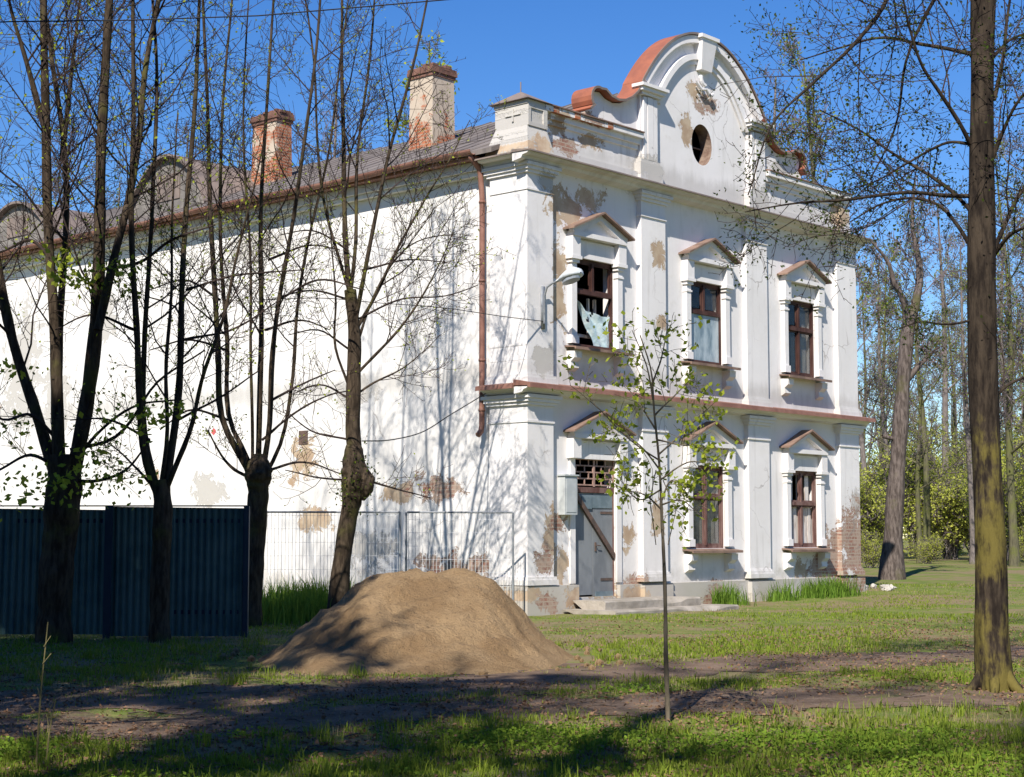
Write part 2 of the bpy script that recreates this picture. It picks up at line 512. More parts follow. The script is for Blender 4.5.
def ground_mat():
    t = NT('spring_turf_soil')
    v = t.co.outputs['Object']
    a = t.noise(v, .33, 5, .6, .4)
    b = t.noise(v, 1.6, 6, .68)
    c = t.noise(v, 11, 5, .7)
    col = t.mix(t.ramp(b, .38, .62), (.13, .175, .042), (.19, .215, .058))
    col = t.mix(t.ramp(t.math('ADD', t.math('MULTIPLY', a, .6), t.math('MULTIPLY', b, .4)), .46, .56, 0, .9), col, (.235, .18, .11))
    col = t.mix(t.ramp(c, .50, .72, 0, .7), col, (.19, .14, .09))
    t.bump(t.math('ADD', b, c), .7, .05)
    return t.done(col, .98, .05)


def path_mat():
    t = NT('trodden_dirt')
    v = t.co.outputs['Object']
    b = t.noise(v, 1.1, 6, .65); c = t.noise(v, 9, 6, .7)
    col = t.mix(t.ramp(b, .36, .64), (.205, .145, .105), (.13, .092, .066))
    col = t.mix(t.ramp(c, .5, .75, 0, .7), col, (.25, .21, .17))
    col = t.mix(t.ramp(t.noise(v, .8, 5, .65), .56, .68, 0, .8), col, (.095, .11, .035))
    t.bump(t.math('ADD', b, c), .7, .05)
    return t.done(col, .97, .08)


def sand_mat():
    t = NT('heaped_sand')
    v = t.co.outputs['Object']
    b = t.noise(v, 1.4, 6, .62); c = t.noise(v, 16, 6, .75)
    col = t.mix(t.ramp(b, .38, .62), (.45, .315, .18), (.33, .22, .12))
    col = t.mix(t.ramp(c, .52, .75, 0, .55), col, (.115, .075, .05))
    t.bump(t.math('ADD', t.math('MULTIPLY', b, .8), c), 1.0, .10)
    return t.done(col, .97, .05)


M['ground'] = ground_mat(); M['path'] = path_mat(); M['sand'] = sand_mat()

# ------------------------------------------------------------------ ground and path
def spaced(parts):
    out = [parts[0][0]]
    for a, b, s in parts:
        n = max(1, int(round((b - a) / s)))
        out += list(np.linspace(a, b, n + 1)[1:])
    return np.array(out)


gx = spaced([(-700, -100, 75), (-100, -16, 7), (-16, 16, .2), (16, 100, 7), (100, 700, 75)])
gy = spaced([(-120, -20, 20), (-20, 8, 2), (8, 46, .2), (46, 120, 4), (120, 900, 78)])
X, Y = np.meshgrid(gx, gy)
Zt = terrain(X, Y)
nx, ny = len(gx), len(gy)
idx = np.arange(nx * ny).reshape(ny, nx)
F = np.stack([idx[:-1, :-1], idx[:-1, 1:], idx[1:, 1:], idx[1:, :-1]], -1).reshape(-1, 4)
g = mesh_np('ground', np.stack([X, Y, Zt], -1).reshape(-1, 3), F, M['ground'])
g.data.polygons.foreach_set('use_smooth', [True] * len(g.data.polygons))
tag(g, kind='structure')

RUT_A = [pix_ground(*p) for p in [(-420, 716), (-200, 708), (0, 702), (200, 700), (400, 687), (600, 673), (800, 664), (1024, 655), (1200, 650), (1500, 640)]]
RUT_B = [pix_ground(*p) for p in [(-420, 742), (-200, 735), (0, 728), (200, 722), (400, 713), (600, 709), (800, 704), (1024, 697), (1200, 690), (1500, 678)]]


def resample(pts, n):
    P = np.asarray(pts, float)
    d = np.r_[0, np.cumsum(np.linalg.norm(np.diff(P, axis=0), axis=1))]
    t = np.linspace(0, d[-1], n)
    # smooth (Catmull-like) through cubic Hermite
    m = np.gradient(P, d, axis=0)
    k = np.clip(np.searchsorted(d, t, 'right') - 1, 0, len(P) - 2)
    hh = d[k + 1] - d[k]; s = ((t - d[k]) / hh)[:, None]; hh = hh[:, None]
    return (2 * s**3 - 3 * s**2 + 1) * P[k] + (s**3 - 2 * s**2 + s) * hh * m[k] + (-2 * s**3 + 3 * s**2) * P[k + 1] + (s**3 - s**2) * hh * m[k + 1]


ruts = []
pv = []; pf = []; off = 0
for pts, hw, sd in ((RUT_A, 1.25, 1), (RUT_B, .95, 2)):
    c = resample(pts, 240)
    ruts.append((c, hw))
    tn = np.gradient(c, axis=0); tn /= np.linalg.norm(tn, axis=1, keepdims=True)
    nm = np.stack([-tn[:, 1], tn[:, 0]], -1)
    arc = np.arange(240) * .12
    wl = hw * (.25 + 1.5 * fbm(arc * 1.3, arc * 0 + sd, 20 + sd, 4)); wr = hw * (.25 + 1.5 * fbm(arc * 1.3, arc * 0 + sd, 40 + sd, 4))
    K = 9
    for j in range(K):
        s = j / (K - 1)
        q = c + nm * (-wl * (1 - s) + wr * s)[:, None]
        z = terrain(q[:, 0], q[:, 1]) + .006 + .0 * s
        pv.append(np.stack([q[:, 0], q[:, 1], z], -1))
    ii = np.arange(K * 240).reshape(K, 240) + off
    pf.append(np.stack([ii[:-1, :-1], ii[:-1, 1:], ii[1:, 1:], ii[1:, :-1]], -1).reshape(-1, 4))
    off += K * 240
pobj = mesh_np('path', np.concatenate(pv), np.concatenate(pf), M['path'])
tag(pobj, kind='structure')


def rut_dist(x, y):
    best = np.full(np.shape(x), 9.0)
    for c, hw in ruts:
        for k in range(0, 240, 4):
            best = np.minimum(best, np.hypot(x - c[k, 0], y - c[k, 1]) / hw)
    return best


# ------------------------------------------------------------------ the house
HX, HY = 0.30, 32.0
H_ROT = math.radians(90 - 41.9)
HW, HD = 12.6, 27.0
house = thing('manor_house', 'derelict two storey white plastered house with a curved baroque gable and peeling walls', 'house', (HX, HY, 0), H_ROT)


def house_to_world(x, y, z):
    c, s = math.cos(H_ROT), math.sin(H_ROT)
    return np.array([HX + c * x - s * y, HY + s * x + c * y, z])


YW = .12                    # wall face behind the pilaster faces
UP, LO = 5.37, 1.26         # sill heights of the two storeys
OH = 1.83
CX = [2.22, 6.17, 10.12]
HALF = .67
openings = [(c - HALF, c + HALF, UP, UP + OH) for c in CX] + [(c - HALF, c + HALF, LO, LO + OH) for c in CX[1:]] + [(CX[0] - HALF, CX[0] + HALF, .30, LO + OH)]

w = MB()
xs = sorted({0.0, HW} | {o[0] for o in openings} | {o[1] for o in openings})
zs = sorted({-.4, 9.05} | {o[2] for o in openings} | {o[3] for o in openings})
for i in range(len(xs) - 1):
    for j in range(len(zs) - 1):
        xm, zm = (xs[i] + xs[i + 1]) / 2, (zs[j] + zs[j + 1]) / 2
        if any(a < xm < b and c < zm < d for a, b, c, d in openings): continue
        w.quad((xs[i], YW, zs[j]), (xs[i + 1], YW, zs[j]), (xs[i + 1], YW, zs[j + 1]), (xs[i], YW, zs[j + 1]))
DEP = .42
for a, b, c, d in openings:
    w.quad((a, YW, c), (a, YW, d), (a, DEP, d), (a, DEP, c)); w.quad((b, YW, d), (b, YW, c), (b, DEP, c), (b, DEP, d))
    w.quad((a, YW, d), (b, YW, d), (b, DEP, d), (a, DEP, d)); w.quad((b, YW, c), (a, YW, c), (a, DEP, c), (b, DEP, c))
w.build('wall', M['front'], house)

w = MB()
XS = .09
w.quad((XS, HD, -.4), (XS, YW, -.4), (XS, YW, 9.2), (XS, HD, 9.2))
w.quad((HW, YW, -.4), (HW, HD, -.4), (HW, HD, 9.2), (HW, YW, 9.2))
w.quad((XS, HD, -.4), (HW, HD, -.4), (HW, HD, 9.2), (XS, HD, 9.2))
w.add([(XS, HD, 9.2), (HW, HD, 9.2), (6.3, HD, 12.0)], [(0, 1, 2)])
w.build('wall', M['side'], house)

w = MB()                     # rooms behind the openings
w.box(.3, HW - .2, 3.6, 3.7, 0, 9.0); w.box(.3, HW - .2, .45, 3.6, 4.3, 4.42); w.box(.3, HW - .2, .45, 3.6, 8.9, 9.0); w.box(.3, HW - .2, .45, 3.6, .1, .25)
for x in (4.1, 8.1): w.box(x, x + .1, .45, 3.6, .3, 8.9)
w.box(.2, .3, .45, 3.6, .1, 9.0); w.box(HW - .2, HW - .1, .45, 3.6, .1, 9.0)
w.build('interior', M['interior'], house)

# plinth
w = MB()
w.box(-.06, CX[0] - HALF - .05, -.05, YW + .02, -.4, .56); w.box(CX[0] + HALF + .05, HW + .05, -.05 + .09, YW + .02, -.4, .53)
w.box(-.06, XS + .02, YW + .02, 1.05, -.4, .56)
for x0, x1 in ((3.62, 4.62), (7.62, 8.62), (11.62, HW + .06)):
    w.box(x0, x1, -.075, .039, -.4, .50)
w.build('plinth', M['plinth'], house)

# pilasters with their bases and caps
PIL = [(0.0, .78), (3.68, 4.54), (7.66, 8.52), (11.68, HW)]


def pil_storey(w, x0, x1, z0, z1, yb):
    w.box(x0, x1, 0, yb, z0, z1)
    for dz0, dz1, p in ((0.0, .10, .07), (.101, .16, .045), (.161, .20, .02)):
        w.box(x0 - p, x1 + p, -p, yb - .003, z0 + dz0, z0 + dz1)
    for dz0, dz1, p in ((.52, .56, .025), (.16, .22, .05), (.09, .159, .09), (0.02, .089, .13)):
        w.box(x0 - p, x1 + p, -p, yb - .003, z1 - dz1, z1 - dz0)


for i, (x0, x1) in enumerate(PIL):
    w = MB()
    yb = 1.0 if i == 0 else YW + .01
    for z0, z1 in ((.575, 4.30), (4.52, 8.90)):
        if i == 0:
            w.box(x0, x1, 0, yb, z0, z1)
            for dz0, dz1, p in ((0.0, .10, .07), (.101, .16, .045)): w.box(x0 - p, x1 + p, -p, yb + p, z0 + dz0, z0 + dz1)
            for dz0, dz1, p in ((.52, .56, .02), (.16, .22, .05), (.09, .159, .09), (0.02, .089, .13)): w.box(x0 - p, x1 + p, -p, yb + p, z1 - dz1, z1 - dz0)
        else:
            pil_storey(w, x0, x1, z0, z1, yb)
    w.build('pilaster', M['front'], house)

# cornices: profile (y, z) run along the front, white moulding under a sheet-metal cover
def cornice(name, prof, sheet, matsheet, x0, x1, ret=1.08):
    w = MB(); w.prism_x(prof, x0, x1)
    # return on the left flank
    n = len(prof)
    w.prism_y([(y, z) for y, z in prof], YW + .0, ret)
    o = w.build(name, M['trim'], house)
    s = MB(); s.prism_x(sheet, x0 - .02, x1 + .04)
    s.prism_y([(y, z) for y, z in sheet], YW + .015, ret + .03)
    s.build('sheet_cover', matsheet, o)
    return o


cornice('cornice', [(.13, 8.86), (-.10, 8.90), (-.14, 8.96), (-.26, 8.98), (-.30, 9.02), (.13, 9.03)],
        [(.13, 9.10), (-.34, 9.045), (-.345, 9.012), (-.30, 9.025), (.13, 9.035)], M['greysheet'], -.30, HW + .28)
cornice('cornice', [(.13, 4.28), (-.08, 4.31), (-.12, 4.36), (-.20, 4.38), (-.22, 4.41), (.13, 4.42)],
        [(.13, 4.56), (-.30, 4.475), (-.31, 4.385), (-.24, 4.395), (-.23, 4.425), (.13, 4.44)], M['rust'], -.25, HW + .28)

# window surrounds
def surround(cx, z, door=False):
    w = MB()
    top = z + OH
    b = LO + OH - top  # 0
    foot = .58 if door else z + .04
    for s in (-1, 1):
        xi, xo = cx + s * (HALF - .0), cx + s * (HALF + .16)
        a, c = min(xi, xo), max(xi, xo)
        if not door:
            w.box(a, c, YW - .10, YW + .01, foot, top - .12)
            w.box(a - .03, c + .03, YW - .13, YW + .008, foot, foot + .16)
            for dz0, dz1, p in ((.30, .26, .02), (.14, .07, .04), (.069, 0.0, .08)):
                w.box(a - p, c + p, YW - .10 - p, YW + .006, top - dz0, top - dz1)
        else:
            w.box(a, c, YW - .04, YW + .01, foot, top)
        w.box(a - .05 if s < 0 else a - .04, c + .04 if s < 0 else c + .05, YW - .17, YW + .004, top + .002, top + .40)
        if not door:         # console under the sill
            w.prism_x([(YW + .0, z - .12), (YW - .21, z - .12), (YW - .20, z - .26), (YW - .10, z - .34), (YW - .12, z - .46), (YW - .02, z - .52), (YW, z - .52)], cx + s * .76 - .12, cx + s * .76 + .12)
    w.box(cx - HALF + .02, cx + HALF - .02, YW - .05, YW + .01, top + .03, top + .36)
    w.box(cx - HALF - .20, cx + HALF + .20, YW - .20, YW + .012, top + .402, top + .50)
    w.box(cx - HALF - .22, cx + HALF + .22, YW - .05, YW + .002, top - .004, top + .03)
    # tympanum and raking moulding
    zb = top + .502
    w.prism_y([(cx - .84, zb), (cx + .84, zb), (cx, zb + .36)], YW - .08, YW + .01)
    for s in (-1, 1):
        w.prism_y([(cx + s * .90, zb), (cx + s * .90, zb + .05), (cx, zb + .43), (cx, zb + .31), (cx + s * .64, zb)][::s], YW - .19, YW - .079)
    o = w.build('door_surround' if door else 'window_surround', M['trim'], house)
    r = MB()
    for s in (-1, 1):
        r.prism_y([(cx + s * 1.0, zb + .012), (cx + s * 1.0, zb + .05), (cx, zb + .48), (cx, zb + .44)][::s], YW - .31, YW + .005)
    r.build('pediment_roof', M['rust_dark'], o)
    if not door:
        s_ = MB()
        s_.prism_x([(YW + .25, z + .02), (YW - .30, z - .045), (YW - .30, z - .10), (YW - .27, z - .10), (YW - .26, z - .065), (YW + .25, z - .02)], cx - .95, cx + .95)
        s_.build('sill', M['rust_dark'], o)
    return o


for c in CX: surround(c, UP)
for c in CX[1:]: surround(c, LO)
surround(CX[0], LO, True)

# windows: a frame with mullion and transom, panes behind
def window(cx, z, mat, lower='cross', glass=True, tr=.60):
    w = MB()
    y0, y1 = .16, .23
    x0, x1, z0, z1 = cx - HALF, cx + HALF, z, z + OH
    t = .065
    w.box(x0, x0 + t, y0, y1, z0, z1); w.box(x1 - t, x1, y0, y1, z0, z1)
    w.box(x0 + t, x1 - t, y0 + .003, y1, z0, z0 + t); w.box(x0 + t, x1 - t, y0 + .003, y1, z1 - t, z1)
    zt = z + OH * tr
    w.box(x0 + t, x1 - t, y0 - .03, y1, zt, zt + .08)
    w.box(cx - .035, cx + .035, y0 - .012, y1, zt + .08, z1 - t)
    if lower == 'cross': w.box(cx - .035, cx + .035, y0 - .012, y1, z0 + t, zt)
    # casement rails
    for a, b in ((x0 + t, cx - .035), (cx + .035, x1 - t)):
        for c, d in ((zt + .08, z1 - t), (z0 + t, zt)):
            if lower != 'cross' and c < zt - .01: continue
            w.box(a, a + .04, y0 + .02, y1 - .01, c, d); w.box(b - .04, b, y0 + .02, y1 - .01, c, d)
            w.box(a + .04, b - .04, y0 + .022, y1 - .012, c, c + .04); w.box(a + .04, b - .04, y0 + .022, y1 - .012, d - .04, d)
    o = w.build('window', mat, house)
    if glass:
        g_ = MB()
        for a, b in ((x0 + t + .04, cx - .09), (cx + .09, x1 - t - .04)):
            g_.box(a, b, .20, .205, zt + .14, z1 - t - .04)
            if lower == 'cross': g_.box(a, b, .20, .205, z0 + t + .04, zt - .04)
        g_.build('pane', M['glass'], o)
    return o


def cloth(x0, x1, z0, z1, y, mat, name, parent, amp=.03, waves=7, ragged=0, seed=0):
    n, m_ = 30, 14
    V = []; Fq = []
    for j in range(m_):
        for i in range(n):
            s, t = i / (n - 1), j / (m_ - 1)
            zt_ = z1 - ragged * (noise2(s * 4 + seed, 0.3, seed) * .9 + .25 * abs(s - .5))
            V.append((x0 + (x1 - x0) * s, y + amp * math.sin(s * waves * 2 * math.pi + seed) + amp * .8 * float(noise2(s * 5, t * 4, seed) - .5), z0 + (float(zt_) - z0) * t))
    for j in range(m_ - 1):
        for i in range(n - 1):
            a = j * n + i; Fq.append((a, a + 1, a + n + 1, a + n))
    mb = MB(); mb.add(V, Fq)
    return mb.build(name, mat, parent, True)


# upper left: glassless and broken, torn plastic in the lower half, one open sash inside
o = window(CX[0], UP, M['woodbrown'], lower='open', glass=False)
tag(o, 'broken window without glass, torn pale plastic across its lower half')
w = MB(); V = []; Fq = []; n, m_ = 28, 16
for j in range(m_):
    t_ = j / (m_ - 1)
    xl = CX[0] + .04 - .56 * t_ ** 1.2
    for i in range(n):
        q = i / (n - 1)
        top = UP + .60 + .30 * (1 - q) ** 2 + .10 * float(noise2(q * 6, .2, 4)) + .08 * q ** 3
        V.append((xl + (CX[0] + .60 - xl) * q + .02 * math.sin(9 * t_ + 5 * q), .165 + .035 * math.sin(q * 13 + 3 * t_) * (.4 + t_) + .05 * float(noise2(q * 4, t_ * 5, 6)), UP + .05 + (top - UP - .05) * t_))
for j in range(m_ - 1):
    for i in range(n - 1):
        if (i, j) in ((3, 9), (4, 9), (4, 10), (12, 13), (13, 14)): continue
        k = j * n + i; Fq.append((k, k + 1, k + n + 1, k + n))
w.add(V, Fq)
w.build('plastic_sheet', M['plastic'], o, True)
w = MB()
w.box(CX[0] + .12, CX[0] + .17, .38, .43, UP + .3, UP + 1.08); w.box(CX[0] + .34, CX[0] + .39, .38, .43, UP + .3, UP + 1.08)
w.box(CX[0] - .5, CX[0] + .42, .36, .45, UP + .25, UP + .31)
w.build('inner_sash', M['woodwhite'], o)
# upper middle: milky sheet below
o = window(CX[1], UP, M['woodbrown'], lower='open')
tag(o, 'window with a milky grey sheet over its lower part')
w = MB(); w.box(CX[1] - .585, CX[1] + .585, .172, .18, UP + .066, UP + OH * .6)
w.build('reflection_pane', M['bluish'], o)
# upper right: four panes with pale curtain at one side
o = window(CX[2], UP, M['woodbrown'])
tag(o, 'brown four pane window with a pale curtain')
cloth(CX[2] + .25, CX[2] + .60, UP + .1, UP + 1.7, .34, M['curtain'], 'curtain', o, seed=3)
# lower middle and right
o = window(CX[1], LO, M['woodpink'], glass=True)
tag(o, 'faded red framed window with pale curtains')
cloth(CX[1] - .55, CX[1] + .58, LO + .05, LO + 1.75, .36, M['curtain'], 'curtain', o, seed=5, waves=5)
o = window(CX[2], LO, M['woodpink'], lower='cross', glass=False, tr=.55)
tag(o, 'faded red framed window with peeling white boards behind its panes')
w = MB()
for k in range(7):
    a = CX[2] - .58 + k * .166
    w.box(a, a + .155, .245 + .012 * (k % 2), .262 + .012 * (k % 2), LO + .06, LO + .98 + .05 * (k % 3))
for k in range(3):
    a = CX[2] - .42 + k * .36
    w.box(a, a + .17, .25, .27, LO + 1.10, LO + 1.76)
w.build('board', M['woodwhite'], o)

# door with barred light above
w = MB()
dx0, dx1 = CX[0] - HALF, CX[0] + HALF
w.box(dx0 + .05, CX[0] - .004, .19, .23, .34, 2.40); w.box(CX[0] + .004, dx1 - .02, .185, .225, .31, 2.40)
door = w.build('door', M['door'], house)
w = MB(); w.box(dx0 + .12, dx1 - .05, .17, .182, 2.10, 2.36)
w.build('sheet_patch', M['doorpatch'], door); w = MB(); w.box(dx0 + .30, dx0 + .62, .158, .169, 2.08, 2.33)
w.build('sheet_patch', M['doorpatch'], door); w = MB(); w.box(dx1 - .6, dx1 - .02, .172, .184, .30, .40)
w.build('sheet_patch', M['doorpatch'], door)
w = MB(); w.prism_y([(dx0 + .0, 2.38), (dx0 + .10, 2.42), (dx1 + .04, 1.12), (dx1 - .05, 1.06)], .12, .16)
w.build('bar', M['iron'], door)
for z in (.62, 1.98):
    w = MB(); w.box(dx1 - .42, dx1 - .03, .172, .184, z, z + .05); w.build('hinge', M['iron'], door)
w = MB(); w.box(CX[0] + .06, CX[0] + .10, .165, .184, 1.22, 1.40); w.tube([(CX[0] + .08, .165, 1.34), (CX[0] + .08, .13, 1.34), (CX[0] + .19, .13, 1.33)], .011, 6); w.build('handle', M['iron'], door)
w = MB(); w.box(dx0, dx0 + .05, .15, .26, .3, 2.44); w.box(dx0, dx1, .15, .26, 2.41, 2.52); w.box(dx1 - .02, dx1, .16, .26, .3, 2.41)
w.build('door_frame', M['woodpink'], house)
w = MB()
for k in range(5):
    z = 2.55 + k * .13
    w.box(dx0 + .01, dx1 - .01, .15, .17, z, z + .028)
    for q in range(5):
        x = dx0 + .1 + q * .27 + (.13 if k % 2 else 0)
        if k < 4 and x < dx1 - .05: w.box(x, x + .026, .152, .168, z + .029, z + .129)
w.box(dx0, dx0 + .04, .145, .175, 2.53, 3.09); w.box(dx1 - .04, dx1, .145, .175, 2.53, 3.09); w.box(CX[0] - .03, CX[0] + .03, .14, .149, 2.53, 3.09)
w.build('door_grate', M['grate'], house)

# attic: low parapet walls with coping left and right
def slab_mould(w, x0, x1, y, z0, z1, p):
    w.box(x0, x1, y - p, y + .3, z0, z1)


for x0, x1 in ((.50, 3.72), (8.56, 12.42)):
    w = MB()
    w.box(x0, x1, .14, .55, 9.04, 10.02)
    w.box(x0, x1 + (.04 if x1 > 9 else 0), .05, .56, 9.05, 9.30)
    w.box(x0 + .002, x1, .09, .553, 9.80, 9.90); w.box(x0 + .004, x1, .03, .557, 9.902, 10.02)
    w.box(x0 + .006, x1, -.06, .56, 10.022, 10.13)
    if x1 > 9: w.box(x1 - .45, x1 + .03, .06, .58, 9.302, 9.80)
    a = w.build('parapet', M['front'], house)
    s = MB()
    s.prism_x([(-.09, 10.135), (-.09, 10.16), (.25, 10.25), (.60, 10.16), (.60, 10.135)], x0 + .05, x1)
    s.build('coping', M['rust_dark'], a)
    # loose brick edge where the coping has gone
    if x0 < 1:
        k = MB()
        for q in range(9):
            xx = .75 + q * .22 + rnd.uniform(-.03, .03)
            k.box(xx, xx + .17, -.075 + rnd.uniform(0, .05), .2, 10.02, 10.12 + rnd.uniform(0.02, .05))
        k.build('loose_brick', M['chimney_far'], a)

# curved gable with oculus
GC = 6.12


def arch(dx, b=1.50, a=2.36, top=12.78): return top - b * (abs(dx) / a) ** 2.25


outl = []
half = []
half += [(.0, 12.78)]
for k in range(1, 22):
    dx = 2.36 * math.sin(k / 21 * math.pi / 2)
    half.append((dx, arch(dx)))
half += [(2.36, 11.26), (2.40, 11.16), (2.55, 10.98), (2.75, 10.82), (3.0, 10.70), (3.25, 10.66), (3.50, 10.70), (3.68, 10.80)]
for k in range(0, 9):
    an = math.pi * .62 - k / 8 * math.pi * .95
    half.append((3.90 + .20 * math.cos(an), 10.60 + .20 * math.sin(an)))
half += [(4.16, 10.3), (4.16, 10.10)]
right = half
left = [(-x, z) for x, z in half]
outer = [(-4.16, 9.04)] + left[::-1][:-1] + right + [(4.16, 9.04)]
outer = outer
# narrow the foot so that the volutes stand on the parapets
outer = [(-2.40, 9.04), (-2.40, 10.10)] + left[::-1][:-1] + right + [(2.40, 10.10), (2.40, 9.04)]
oc = [(.0 + .39 * math.cos(t), 10.34 + .47 * math.sin(t)) for t in np.linspace(0, 2 * math.pi, 33)[:-1]]
bm = bmesh.new()
YF, YB = .13, .45


def loop(pts, y):
    vs = [bm.verts.new((GC + x, y, z)) for x, z in pts]
    es = [bm.edges.new((vs[i], vs[(i + 1) % len(vs)])) for i in range(len(vs))]
    return vs, es


for y in (YF, YB):
    v1, e1 = loop(outer, y); v2, e2 = loop(oc, y)
    bmesh.ops.triangle_fill(bm, use_beauty=True, use_dissolve=False, edges=e1 + e2)
    if y == YF: fv, fo = v1, v2
    else:
        for A_, B_ in ((fv, v1), (fo, v2)):
            for i in range(len(A_)):
                j = (i + 1) % len(A_); bm.faces.new((A_[i], A_[j], B_[j], B_[i]))
bmesh.ops.recalc_face_normals(bm, faces=bm.faces)
me = bpy.data.meshes.new('gable'); bm.to_mesh(me); bm.free(); me.materials.append(M['front']); me.materials.append(M['reveal'])
for q in me.polygons:
    if math.hypot((q.center.x - GC) / .39, (q.center.z - 10.34) / .47) < 1.001 and abs(q.normal.y) < .5: q.material_index = 1
gable = bpy.data.objects.new('gable', me); COL.objects.link(gable); gable.parent = house

w = MB()                      # dark loft behind the round window
w.box(GC - .8, GC + .8, 1.2, 1.3, 9.3, 11.3)
for a in ((GC - .8, GC - .75), (GC + .75, GC + .8)): w.box(a[0], a[1], .46, 1.2, 9.3, 11.3)
w.box(GC - .8, GC + .8, .46, 1.2, 11.2, 11.3)
w.build('loft', M['interior'], house)
w = MB()
P = [(GC + .47 * math.cos(t), YF - .015, 10.34 + .55 * math.sin(t)) for t in np.linspace(0, 2 * math.pi, 41)]
w.box(GC - .012, GC + .012, .40, .43, 9.9, 10.8); w.box(GC - .4, GC + .4, .402, .428, 10.32, 10.35)
w.build('oculus_bars', M['iron'], gable)


def ribbon(pts, y0, y1, t, lift=0.0):
    """strip of thickness t over a curve, from depth y0 to y1"""
    P = np.asarray(pts, float)
    T = np.gradient(P, axis=0); T /= np.linalg.norm(T, axis=1, keepdims=True) + 1e-9
    N = np.stack([-T[:, 1], T[:, 0]], -1)
    return P + N * lift, P + N * (lift + t)


def add_ribbon(w, pts, y0, y1, t, lift=0.0):
    a, b = ribbon(pts, y0, y1, t, lift)
    n = len(a)
    V = [(GC + p[0], y0, p[1]) for p in a] + [(GC + p[0], y0, p[1]) for p in b] + [(GC + p[0], y1, p[1]) for p in a] + [(GC + p[0], y1, p[1]) for p in b]
    f = []
    for i in range(n - 1):
        f += [(i, i + 1, n + i + 1, n + i), (2 * n + i, 3 * n + i, 3 * n + i + 1, 2 * n + i + 1), (n + i, n + i + 1, 3 * n + i + 1, 3 * n + i), (i, 2 * n + i, 2 * n + i + 1, i + 1)]
    f += [(0, n, 3 * n, 2 * n), (n - 1, 3 * n - 1, 4 * n - 1, 2 * n - 1)][:2]
    w.add(V, f)


topcurve = [(x, z) for x, z in ([(-x, z) for x, z in half[:-1]][::-1][:-1] + half[:-1])]
s = MB(); add_ribbon(s, topcurve, -.04, .50, -.035, .0 + .06)
gc_ = s.build('gable_cover', M['orange'], gable)
s = MB(); add_ribbon(s, topcurve, -.06, -.041, -.05, .065); s.build('dark_edge_strip', M['greysheet'], gc_)  # thin dark strip along the front edge of the cover
w = MB()                      # archivolt bands and the hood of the volutes
arc_ = [(dx, arch(dx)) for dx in np.linspace(-2.3, 2.3, 41)]
add_ribbon(w, arc_, -.02, YF + .01, -.16, -.0)
inner = [(dx * .80, arch(dx) - .36 - .04 * (1 - abs(dx) / 2.3)) for dx in np.linspace(-2.3, 2.3, 41)]
add_ribbon(w, inner, .03, YF + .01, -.13, 0)
inner2 = [(dx * .80, arch(dx) - .36 - .04 * (1 - abs(dx) / 2.3)) for dx in np.linspace(-2.25, 2.25, 41)]
add_ribbon(w, inner2, .075, YF + .008, -.10, -.135)
# keystone with a scroll below
w.frustum((GC - .20, GC + .20, -.03, YF, 12.02), (GC - .28, GC + .28, -.13, YF, 12.72))
w.box(GC - .34, GC + .34, -.16, YF + .02, 12.72, 12.80)
th = np.linspace(0, 1.5 * math.pi, 14)
w.tube([(GC - .02 + (.17 - .02 * k) * math.cos(a + 2.6), .02, 11.80 + (.17 - .02 * k * .5) * math.sin(a + 2.6)) for k, a in enumerate(th * 1.0)][:8], .05, 6)
w.tube([(GC - .30, .05, 11.72), (GC - .12, .03, 11.58), (GC + .05, .03, 11.62), (GC + .2, .03, 11.50), (GC + .34, .05, 11.55)], .04, 6)
w.build('archivolt', M['trim'], gable)
# posts at the springing of the arch
for s in (-1, 1):
    w = MB()
    x = GC + s * 2.08
    w.box(x - .40, x + .40, -.03, YF + .012, 9.06, 9.52); w.box(x - .34, x + .34, .0, YF + .01, 9.522, 9.60)
    w.box(x - .30, x + .30, .06, YF + .008, 9.602, 11.0); w.box(x - .10, x + .30 if s > 0 else x + .10, -.005, YF + .006, 9.604, 10.98)
    w.box(x - .24, x - .13, .0, YF + .004, 9.606, 10.97); w.box(x + .12, x + .25, .002, YF + .004, 9.606, 10.97)
    for a, b, p in ((11.002, 11.07, .03), (11.072, 11.15, .10), (11.152, 11.22, .15)):
        w.box(x - .32 - p, x + .32 + p, -.02 - p, YF + .014, a, b)
    w.build('gable_post', M['front'], gable)

# corner pedestal
w = MB()
w.frustum((-.16, .66, -.16, 1.02, 9.09), (-.02, .56, -.02, .84, 9.62))
w.box(-.02, .56, -.02, .84, 9.62, 10.06)
w.box(-.04, .58, -.04, .86, 10.06, 10.14)
for x0, x1, z0, z1 in ((-.02, .06, 9.62, 10.06), (.44, .56, 9.62, 10.06)):
    w.box(x0 + .002, x1 - .002, -.05, -.02, z0, z1)
w.box(.06, .44, -.048, -.02, 9.62, 9.70); w.box(.06, .44, -.048, -.02, 9.98, 10.058)
w.box(-.045, -.02, .15, .55, 9.86, 9.90); w.box(-.05, -.02, .33, .37, 9.74, 10.0)
ped = w.build('pedestal', M['weathered'], house)
w = MB()
w.frustum((-.12, .66, -.12, .94, 10.145), (.24, .30, .36, .46, 10.40)); w.tube([(.27, .41, 10.38), (.27, .41, 10.62)], .014, 5)
w.build('pedestal_cap', M['greysheet'], ped)

